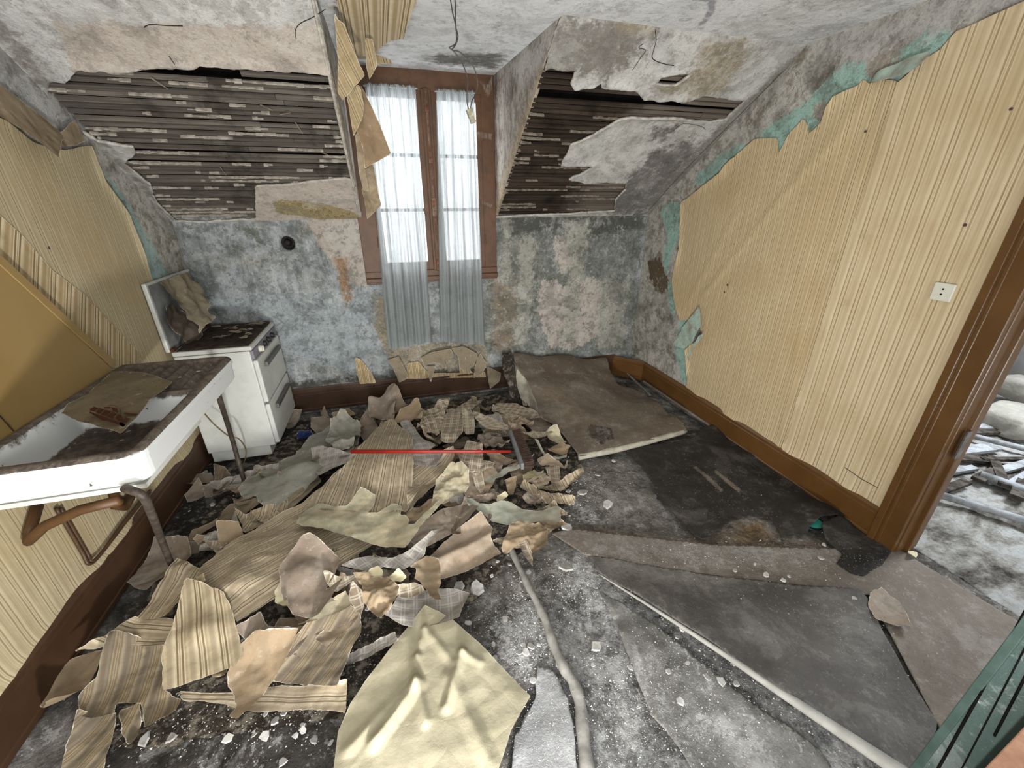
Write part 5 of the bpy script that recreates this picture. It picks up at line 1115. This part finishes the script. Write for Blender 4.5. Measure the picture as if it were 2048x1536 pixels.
# ------------------------------------------------------------ stove
st = empty('stove', (-1.05, 2.95, 0)); tag(st, 'small white enamel cooker with raised lid standing by the back left corner', 'cooker')
SX0, SX1, SY0, SY1, SH = -1.262, -.86, 2.665, 3.235, .765
def bo_(nm, a, b_, mat, bev=.006, mi=None, label=None):
    m = M3(); m.box(a, b_); o = par(m.build(nm, mat, bevel=bev), st)
    if label: o['label'] = label
    return o
M_en2 = simple('stove_enamel', '#c9cac4', '#b9b9b2', 5, .4, .45, bump=.05)
M_grime = simple('grimy_hob', '#2e2823', '#4a4038', 30, .9, .15, bump=.8)
bo_('body', (SX0, SY0, .075), (SX1-.012, SY1, SH-.03), M_en2)
bo_('plinth', (SX0+.01, SY0+.015, 0), (SX1-.05, SY1-.015, .08), M_en2, .003)
bo_('hob_rim', (SX0, SY0-.004, SH-.026), (SX1+.004, SY1+.004, SH), M_en2, .005)
m = M3(); n_ = 26
for i in range(n_):
    pass
hb_ = sheet('hob', [(SX0+.015, SY0+.012), (SX1-.012, SY0+.012), (SX1-.012, SY1-.012), (SX0+.015, SY1-.012)], lambda u, v, s: (u, v, SH-.004+np.clip(s*3, 0, .01)+.02*crumple(u*14, v*14, 3)), M_grime, step=.012)
par(hb_, st)
bo_('control_panel', (SX1-.012, SY0+.004, SH-.085), (SX1+.006, SY1-.004, SH-.03), simple('grey_lilac_panel', '#8b8792', '#77737d', 8, .5, .3), .003, label='grey strip with knobs')
for i, (yy, cc_) in enumerate([(SY0+.13, '#c9c4b5'), (SY0+.24, '#1c1a19'), (SY0+.33, '#1c1a19'), (SY0+.43, '#1c1a19')]):
    m = M3(); m.tube([(SX1+.004, yy, SH-.058), (SX1+.026, yy, SH-.058)], [.021, .017], 16); m.box((SX1+.024, yy-.004, SH-.075), (SX1+.032, yy+.004, SH-.041))
    par(m.build('knob', simple('knob_%s' % ('cream' if i == 0 else 'black%d' % i), cc_, cc_, 8, .5, .4, bump=0), bevel=.002), st)
M_hand = simple('grey_handle', '#6d6a66', '#5d5a57', 12, .45, .5, .5)
for nm, z0, z1 in (('oven_door', .385, SH-.095), ('drawer_door', .085, .372)):
    dr = bo_(nm, (SX1-.012, SY0+.006, z0), (SX1+.016, SY1-.006, z1), M_en2, .008)
    m = M3(); m.box((SX1+.022, SY0+.10, z1-.075), (SX1+.040, SY1-.10, z1-.045)); m.box((SX1+.012, SY0+.12, z1-.068), (SX1+.026, SY0+.135, z1-.05)); m.box((SX1+.012, SY1-.135, z1-.068), (SX1+.026, SY1-.12, z1-.05))
    h_ = m.build('handle', M_hand, bevel=.004); h_.parent = dr; h_.matrix_parent_inverse = Matrix.Translation(-Vector(st.location)); h_.matrix_parent_inverse = Matrix.Identity(4)
    h_.parent = dr
LZ = 1.155
bo_('lid', (SX0-.028, SY0, SH), (SX0-.006, SY1, LZ), M_en2, .006)
bo_('lid_lining', (SX0-.006, SY0+.01, SH+.01), (SX0-.002, SY1-.01, LZ-.012), simple('lid_inner', '#8d8f90', '#5e5850', 6, .5, .3), .001)
m = M3(); m.tube([(SX0+.004, SY0+.006, SH+.012), (SX0+.004, SY0+.045, SH+.012)], .012, 10); m.tube([(SX0+.004, SY1-.045, SH+.012), (SX0+.004, SY1-.006, SH+.012)], .012, 10)
par(m.build('hinge', simple('rusted_hinge', '#3a2216', '#5a3a26', 40, .8, .2)), st)
# debris on the hob and paper on the lid
def wsheet(label, pts, mat, name='wallpaper_scrap', cat='wallpaper scrap', crum=.008, fold=6, group=None, step=.008, uvd=0, thick=0):
    """sheet with world-space corners (best-fit dominant axis)"""
    P = np.array(pts, float); n_ = len(P); ctr = P.mean(0); _, _, vt = np.linalg.svd(P-ctr); U_, V_, N_ = vt
    if np.dot(N_, CAM-ctr) < 0: N_ = -N_; U_ = -U_
    if np.dot(np.cross(U_, V_), N_) < 0: V_ = -V_
    P2 = np.stack([(P-ctr)@U_, (P-ctr)@V_], 1); hN = (P-ctr)@N_; PSEED[0] += 1; sd = PSEED[0]*7
    def pos(u, v, s):
        q = np.stack([u, v], 1)
        h = interp(P2, hN, q, 1.4)+crum*1.1*ridges(q+.03*np.stack([fbm(u*9, v*9, 3, 2), fbm(u*9, v*9, 8, 2)], 1), .9/fold, sd)+crum*2.4*fbm(u*fold*1.3, v*fold*1.3, sd, 3)
        X = ctr+u[:, None]*U_+v[:, None]*V_+h[:, None]*N_
        return X[:, 0], X[:, 1], X[:, 2]
    o = sheet(name, P2, pos, mat, step=step, amp=.002, ascale=40, uvang=uvd, seed=sd, thick=thick)
    return tag(o, label, cat, group)
xl = SX0+.012
def X_(px, py, dx=0.0): return hX(px, py, xl+dx)
M_lidp = paper_mat('lid_paper', 'plain', '#857a66', '#857a66', '#5b5144', dark='#9d937f', dirtk=.5)
wsheet('large crumpled paper sheet draped over the raised cooker lid', [X_(313, 568), X_(345, 555), X_(370, 545), X_(385, 560, .02), X_(398, 572, .05), X_(408, 600, .07), X_(412, 622, .09), X_(430, 635, .13), X_(420, 645, .12), X_(405, 652, .10), X_(400, 670, .09), X_(385, 655, .05), X_(370, 640, .03), X_(350, 615, .01), X_(335, 600), X_(325, 590)], M_lidp, crum=.025, fold=9)
wsheet('brown fluted paper sheet sliding down the inside of the cooker lid', [X_(325, 612), X_(345, 605), X_(375, 635, .02), X_(400, 668, .06), X_(398, 672, .05), X_(378, 690, .01), X_(365, 696), X_(345, 665), X_(330, 635)], paper_mat('lid_paper2', 'plain', '#4f463e', '#4f463e', '#3a332c', dark='#665b50', dirtk=.4), crum=.02, fold=10)
for i in range(16):
    x, y = rnd.uniform(SX0+.07, SX1-.04), rnd.uniform(SY0+.06, SY1-.06); r = rnd.uniform(.02, .045); n_ = 6; a0 = rnd.random()*6
    wsheet('curled flake of old paper lying on the grimy hob', [(x+r*rnd.uniform(.5, 1.3)*math.cos(a0+k), y+.6*r*rnd.uniform(.5, 1.3)*math.sin(a0+k), SH+.02+rnd.uniform(0, .012)) for k in range(6)], PM[rnd.choice(['gy', 'br', 'std'])] if i % 3 else M_lidp, 'hob_flake', 'paper flake', .01, 14, 'paper flakes on the hob', .007)

# ------------------------------------------------------------ sink
sk = empty('sink', (-1.05, 1.78, .86)); tag(sk, 'white enamel sink with drainboard on pipe legs along the left wall', 'sink')
KX0, KX1, KY0, KY1, KZ, KB = L+.038, -.80, 1.315, 2.225, .86, .748
b = MB('dirty_enamel', .35, .45); gn = b.n('ShaderNodeNewGeometry'); nz = b.sep(gn.outputs['Normal'])[2]; oz = b.sep(b.obj())
dirt = b.math('MULTIPLY', b.rng(b.math('ADD', nz, b.math('MULTIPLY', b.math('SUBTRACT', b.noise(18, 6, .7), .5), .9)), .42, .62), b.rng(b.noise(7, 6, .7), .2, .34))
dcol = b.mix(b.rng(b.noise(26, 7, .72), .38, .62), '#4b423a', '#6d6257'); dcol = b.mix(b.rng(b.noise(75, 4, .7), .64, .70), dcol, '#a0968a')
edge_chip = b.rng(b.noise(48, 3, .6), .70, .73)
c = b.mix(edge_chip, '#cfd1cf', '#4a3f38'); c = b.mix(dirt, c, dcol); b.put(b.b.inputs['Roughness'], b.math('ADD', b.math('MULTIPLY', dirt, .55), .32))
b.bump(b.math('MULTIPLY', b.noise(40, 6, .7), dirt), .8, .008); M_sink = b.done(c)
rr_ = .05; ko = []
for cx, cy, a0 in ((KX1-rr_, KY0+rr_, -90), (KX1-rr_, KY1-rr_, 0), (KX0+.01, KY1-.01, 90), (KX0+.01, KY0+.01, 180)):
    r = rr_ if cx > -1.1 else .01
    ko += [(cx+r*math.cos(math.radians(a0+t_)), cy+r*math.sin(math.radians(a0+t_))) for t_ in (0, 18, 36, 54, 72, 90)]
BY1 = 1.80
def sk_z(u, v, s):
    lip = KZ-.012*np.clip(1-s/.012, 0, 1)**2
    x0, x1 = KX0+.035, KX1-.03
    inb = np.minimum.reduce([u-x0, x1-u, v-(KY0+.03), (BY1-v)])
    basin = -.125*np.clip(inb/.035, 0, 1)**.8
    ind = np.minimum.reduce([u-x0, x1-u, v-(BY1+.015), (KY1-.03)-v])
    dr_ = -.016*np.clip(ind/.012, 0, 1)+.008*np.clip(ind/.02, 0, 1)*np.clip(np.sin(u*2*math.pi/.05)*1.5, -1, 1)*np.clip((v-1.85)*20, 0, 1)
    return lip+np.where(inb > 0, basin, 0)+np.where(ind > 0, dr_, 0)
top = sheet('basin', ko, lambda u, v, s: (u, v, sk_z(u, v, s)), M_sink, step=.009); par(top, sk)
m = M3(); n_ = len(ko); cxk, cyk = (KX0+KX1)/2, (KY0+KY1)/2; ringsz = [(KZ-.012, 0), (KZ-.03, -.002), (KZ-.034, .004), (KB+.01, .006), (KB, .012), (KB, .06)]
vs = []
for z_, ins in ringsz:
    for x, y in ko: vs.append((x-ins*np.sign(x-cxk), y-ins*np.sign(y-cyk), z_))
m.add(vs, [(k*n_+i, k*n_+(i+1) % n_, (k+1)*n_+(i+1) % n_, (k+1)*n_+i)[::-1] for k in range(len(ringsz)-1) for i in range(n_)])
par(m.build('skirt', M_sink, smooth=False), sk)
m = M3(); m.box((KX0+.04, KY0+.035, .712), (KX1-.035, BY1, .728)); par(m.build('basin_underside', M_en2), sk)
M_leg = simple('grimy_iron_pipe', '#3b332d', '#5a5048', 30, .6, .4, .4, .3)
def sleg(p):
    m = M3(); m.tube(smoothcurve(p, 4), .0125, 10); return par(m.build('leg', M_leg, smooth=True), sk)
sleg([hz(262, 985, .75)+[-.03, .03, 0], hz(283, 990, .735), hz(300, 1020, .62), hz(325, 1085, .3), hz(352, 1150, .0)])
sleg([hz(432, 775, .75), hz(440, 800, .69), hz(462, 870, .35), hz(492, 975, .0)])
# brown iron bracket under the sink on the wall
M_brk = simple('ochre_brown_bracket', '#573b20', '#48301a', 10, .5, .4)
m = M3(); m.tube([hX(75, 1010, L+.03), hX(60, 1060, L+.03), hX(58, 1082, L+.035), hX(90, 1052, L+.10), hX(160, 1020, L+.22), hX(240, 1000, L+.34)], .017, 10)
tag(m.build('wall_bracket', M_brk, smooth=True), 'ochre brown V-shaped iron bracket on the left wall beneath the sink', 'bracket')
m = M3(); m.box((L+.0, 1.9, .50), (L+.06, 2.0, .72)); 
m = M3(); m.tube([hX(228, 985, L+.03), hX(232, 1012, L+.03), hX(250, 1014, L+.03), hX(262, 990, L+.03)], .02, 8)
tag(m.build('pipe_stub', M_brk, smooth=True), 'chipped ochre pipe stub on the wall behind the front sink leg', 'pipe')
M_pipe = simple('brown_painted_pipe', '#4b3520', '#3d2a1a', 14, .5, .4)
for dx_, lb in ((0, 'front one of two thin brown pipes running down the wall below the sink'), (9, 'rear one of two thin brown pipes running down the wall below the sink')):
    m = M3(); pts = [hX(112+dx_, 1016, L+.02), hX(138+dx_, 1060, L+.02), hX(166+dx_, 1108, L+.02), hX(178+dx_*.6, 1128-dx_*.6, L+.03), hX(200+dx_*.4, 1110-dx_*.6, L+.03), hX(250, 1046-dx_*.5, L+.03), hX(300, 985-dx_*.5, L+.03)]
    m.tube(smoothcurve(pts, 4), .0065, 8); tag(m.build('water_pipe', M_pipe, smooth=True), lb, 'pipe')
# cable between leg and cooker
m = M3(); m.tube(smoothcurve([hz(410, 828, .5), hz(430, 850, .4), hz(458, 872, .33), hz(478, 878, .3), hz(492, 900, .15), hz(488, 925, .05), hz(478, 935, .02)], 5), .004, 6)
tag(m.build('cable', simple('yellowed_cable', '#756a4d', '#5f563f', 20, .6, .3)), 'yellowed cable looped around the rear sink leg', 'cable')
# paper bag in sink
M_bag = paper_mat('bag_paper', 'plain', '#6f644f', '#6f644f', '#51483b', dark='#7d735f', dirtk=.6)
bgz = KZ+.012
def Zs(px, py, dz=0.0): return hz(px, py, bgz+dz)
bg = empty('paper_bag', tuple(Zs(230, 800))); tag(bg, 'dusty printed paper bag lying across the sink basin', 'bag')
bagp = [(122, 826, -.01), (135, 808, 0), (175, 790, .005), (225, 745, .005), (285, 745, .01), (345, 765, .012), (335, 775, .012), (300, 800, .012), (275, 835, .01), (242, 868, .0), (200, 855, -.005), (150, 840, -.012)]
o = wsheet('x', [Zs(*p) for p in bagp], M_bag, 'bag_body', 'x', .004, 5, None, .006, thick=.0)
for k in ('label', 'category'): del o[k]
par(o, bg)
M_print = simple('red_brown_print', '#3f2519', '#4a2d20', 20, .9, .1)
prt = []
def pr_poly(P):   # crop coords of the printed area -> on the paper
    w3 = [hz(180+x*.0651, 780+y*.0651, bgz+.0165) for x, y in P]; w4 = [q+np.array([0, 0, .0006]) for q in w3]; return w3
m = M3()
for P in ([(1110, 850), (1240, 880), (1040, 1010), (1100, 1060), (1020, 1135), (900, 1060), (930, 1000)],
          [(1070, 690), (1470, 735), (1400, 790), (1030, 745)],
          [(-10, 660), (300, 780), (560, 870), (930, 990), (1090, 1075), (1020, 1135), (800, 1040), (520, 950), (370, 940), (200, 820), (-10, 700)],
          [(-10, 590), (120, 520), (280, 545), (140, 665), (10, 640)], [(300, 555), (460, 595), (290, 740), (160, 665)], [(480, 605), (640, 660), (500, 800), (330, 750)], [(665, 680), (810, 740), (680, 880), (520, 810)],
          [(430, 530), (620, 520), (640, 570), (450, 570)], [(650, 530), (840, 560), (860, 700), (700, 640)]):
    m.prism(pr_poly(P), (0, 0, .0006))
m.prism(pr_poly([(900+105*math.cos(a*.5236), 855+100*math.sin(a*.5236)) for a in range(12)]), (0, 0, .0006))
m.tube([pr_poly([(x, y)])[0] for x, y in ((560, 480), (700, 460), (850, 510), (930, 600), (945, 740))], .0007, 4)
o = m.build('print', M_print); par(o, bg); o['label'] = 'red-brown lettering and globe emblem'
for i in range(70):
    px = rnd.uniform(130, 430); py = rnd.uniform(720, 900)
    u = (px-130)/300
    c = hz(px, py, KZ-.008)
    if not (KX0+.05 < c[0] < KX1-.05 and KY0+.06 < c[1] < KY1-.05): continue
    zz = float(sk_z(np.array([c[0]]), np.array([c[1]]), np.array([.1]))[0])+.003; c = hz(px, py, zz)
    r = rnd.uniform(.003, .009); a0 = rnd.random()*6; m = M3(); P = [(c[0]+r*rnd.uniform(.5, 1.2)*math.cos(a0+k*1.25), c[1]+r*rnd.uniform(.5, 1.2)*math.sin(a0+k*1.25), c[2]) for k in range(5)]
    m.prism(P, (0, 0, .002)); tag(m.build('paint_flake', M_chip), 'small pale paint flake lying in the dirty sink', 'paint flake', 'paint flakes in the sink')

# ------------------------------------------------------------ hanging lamp wires and connector
WY = 1.95
def wB(px, py, y=WY): return hB(px, py, y)
lw = empty('lamp_wire', tuple(wB(905, 97))); tag(lw, 'pair of thin bare lamp wires hanging from the ceiling with a small connector', 'wire')
M_wire = simple('grey_wire', '#34312e', '#4b4743', 30, .5, .3, bump=0); M_wire2 = simple('dusty_wire', '#7b746a', '#5f5a52', 30, .7, .2, bump=0)
for pts in ([(901, 0), (905, 25), (911, 50), (913, 80), (908, 90), (899, 95), (907, 102), (922, 122), (932, 145), (936, 165), (934, 185), (934, 205), (937, 218)],
            [(910, 0), (911, 30), (912, 55), (916, 72), (912, 88), (904, 100), (915, 102), (930, 112), (945, 130), (953, 150), (955, 172), (950, 190), (943, 205), (941, 217)]):
    P = [wB(x, y) for x, y in pts]; P = [P[0]+(P[0]-P[1])*1.0 if P[0][2]+(P[0]-P[1])[2] < H else P[0]]+P
    P[0] = np.array([P[1][0]-.01, P[1][1]-.0, H]); m = M3(); m.tube(smoothcurve(P, 5), .0024, 6); par(m.build('wire', M_wire, smooth=True), lw)
a, b_ = wB(938, 218), wB(947, 246); m = M3(); d = (b_-a)/np.linalg.norm(b_-a)
m.tube([a, a+(b_-a)*.55, a+(b_-a)*.56, b_], [.018, .018, .015, .015], 4); par(m.build('connector', simple('yellowed_connector', '#6c6757', '#a39d84', 40, .5, .3), bevel=.003), lw)
# ------------------------------------------------------------ cobwebs
b = MB('cobweb', 1, 0); t_ = b.t; tr = b.n('ShaderNodeBsdfTransparent'); df = b.n('ShaderNodeBsdfDiffuse'); df.inputs[0].default_value = hx('#9a938a')
mx = b.n('ShaderNodeMixShader'); b.put(mx.inputs[0], b.rng(b.noise(60, 5, .7, b.map(b.obj(), (1, 1, .4))), .45, .68, .1, .55)); t_.links.new(tr.outputs[0], mx.inputs[1]); t_.links.new(df.outputs[0], mx.inputs[2])
t_.links.new(mx.outputs[0], t_.nodes['Material Output'].inputs[0]); M_web = b.m
for pts, y, lb in (([(938, 140), (950, 158), (965, 172), (975, 196), (984, 180), (984, 150), (975, 170), (955, 160)], 3.2, 'dusty cobweb in the upper right corner of the window'),
                ([(952, 262), (984, 268), (984, 280), (955, 274)], 3.2, 'cobweb strand between the right curtain and the cheek'), ([(962, 402), (984, 408), (984, 416), (964, 408)], 3.2, 'small low cobweb strand at the right window edge')):
    wsheet(lb, [hB(px, py, y) for px, py in pts], M_web, 'cobweb', 'cobweb', .004, 8, None, .006)

# ------------------------------------------------------------ green plank door leaf close to the camera
GX = 1.25
gd = empty('plank_door', (GX, .27, 0)); tag(gd, 'green grooved plank panel standing in the lower right corner near the camera', 'door panel')
M_green = lino_mat('dark_green_paint', '#4d5855', '#5a6461', '#3f534e', '#a9afac')
g0 = hX(2048, 1240, GX); gy0 = float(g0[1])
m = M3(); m.box((GX, -.5, .0), (GX+.03, gy0, 1.95)); par(m.build('plank_panel', M_green, bevel=.003), gd)
m = M3(); m.box((GX-.004, gy0-.014, 0), (GX+.034, gy0+.004, 1.95)); par(m.build('edge_strip', simple('bright_green_edge', '#34453f', '#40514b', 20, .6, .3), bevel=.002), gd)
for (x0, y0, x1, y1), r in (((2031, 1259, 1877, 1536), .003), ((2048, 1300, 1929, 1527), .0015), ((2048, 1359, 1998, 1454), .0025)):
    a, b_ = hX(x0, y0, GX-.001), hX(x1, y1, GX-.001); m = M3(); m.tube([a-(b_-a)*.9, b_+(b_-a)*.2], r, 6); o = m.build('groove', M_dark); par(o, gd)
M_rust = simple('rust_brown_board', '#7a5a47', '#8a6a55', 30, .7, .3)
a, b_ = hX(2048, 1452, GX-.06), hX(1960, 1545, GX-.06); d = (b_-a)
m = M3(); P = [a-d*.3, b_+d*.6, b_+d*.6+[0, -.25, 0], a-d*.3+[0, -.25, 0]]; m.prism(P, (.022, 0, 0))
o = tag(m.build('rust_board', M_rust, bevel=.003), 'rusty brown board end with a chipped pale edge in the bottom right corner', 'board')

# ------------------------------------------------------------ next room
b = MB('next_floor', .9, .2); c = b.ramp(b.noise(3, 8, .75, b.map(b.obj(), (1, 1.6, 1)), .1), [(.36, '#3a3632'), (.44, '#77726b'), (.52, '#a8a59e'), (.60, '#c6c6c4'), (.70, '#8f8a82')])
b.bump(b.noise(20, 8, .75), 1, .03); M_nf = b.done(c)
struct(sheet('floor_next_room', [(R+.14, -1.3), (5.2, -1.3), (5.2, 3.4), (R+.14, 3.4)], lambda u, v, s: (u, v, -.02+.05*np.abs(fbm(u*4, v*6, 5))+.02*fbm(u*20, v*20, 9)), M_nf, step=.035, thick=.05, off=-1))
M_nw = simple('next_room_wall', '#8b8a88', '#75736f', 4, .9, .1)
m = M3(); m.box((R+.14, 3.4, 0), (5.2, 3.5, 2.3)); struct(m.build('wall_next_room_back', M_nw))
m = M3(); m.box((5.2, -1.3, 0), (5.3, 3.5, 2.3)); struct(m.build('wall_next_room_right', M_nw))
m = M3(); m.box((R+.14, -1.3, 2.3), (5.3, 3.5, 2.4)); struct(m.build('ceiling_next_room', M_nw))
M_stone = simple('pale_stone', '#8f8b82', '#a5a197', 9, .9, .1, bump=.8)
def lump(px, py, z, rx, ry, rz, label, sd):
    import bmesh
    bm = bmesh.new(); bmesh.ops.create_icosphere(bm, subdivisions=4, radius=1)
    for v in bm.verts:
        q = v.co; k = 1+.5*float(fbm(np.array([q.x*1.3+sd]), np.array([q.y*1.3+q.z*1.7]), sd, 3)[0])
        f = lambda t: math.copysign(abs(t)**.6, t)
        v.co = Vector((f(q.x)*rx*k, f(q.y)*ry*k, f(q.z)*rz*k))
    me = bpy.data.meshes.new('rubble_block'); bm.to_mesh(me); bm.free(); me.materials.append(M_stone)
    for p in me.polygons: p.use_smooth = True
    o = bpy.data.objects.new('rubble_block', me); COL.objects.link(o); c = hz(px, py, z); o.location = c; return tag(o, label, 'rubble block')
lump(2040, 775, .16, .13, .14, .10, 'upper pale stone block in the next room beyond the door casing', 2)
lump(2025, 840, .07, .20, .18, .10, 'lower mottled stone block in the next room beyond the door casing', 5)
M_plank = simple('whitewashed_plank', '#9fa2a6', '#6b6a68', 14, .8, .2, bump=.6)
for (x0, y0, x1, y1, r_, lb) in ((1865, 985, 2080, 1050, .022, 'front round whitewashed strip on the floor of the next room'), (1960, 950, 2090, 995, .03, 'middle whitewashed plank on the floor of the next room'), (1930, 868, 2080, 905, .02, 'thin rear lath on the floor of the next room')):
    m = M3(); m.tube([hz(x0, y0, .03), hz(x1, y1, .03)], r_, 8); tag(m.build('floor_strip', M_plank, smooth=True), lb, 'strip')
M_dwood = simple('dark_broken_wood', '#2f2a26', '#5a544d', 20, .9, .1, bump=.6)
rnd = random.Random(21)
for i in range(16):
    px, py = rnd.uniform(1880, 2050), rnd.uniform(850, 985); c = hz(px, py, .02); ln = rnd.uniform(.08, .25); a = rnd.uniform(-.6, .6); w_ = rnd.uniform(.015, .04)
    m = M3(); m.box((c[0]-ln, c[1]-w_, c[2]-.008), (c[0]+ln, c[1]+w_, c[2]+.012), rot=Matrix.Rotation(a, 3, 'Z')@Matrix.Rotation(rnd.uniform(-.08, .08), 3, 'Y'))
    tag(m.build('broken_board', M_dwood if i % 3 else M_plank), 'short broken board on the littered floor of the next room', 'broken board', 'broken boards on the floor of the next room')
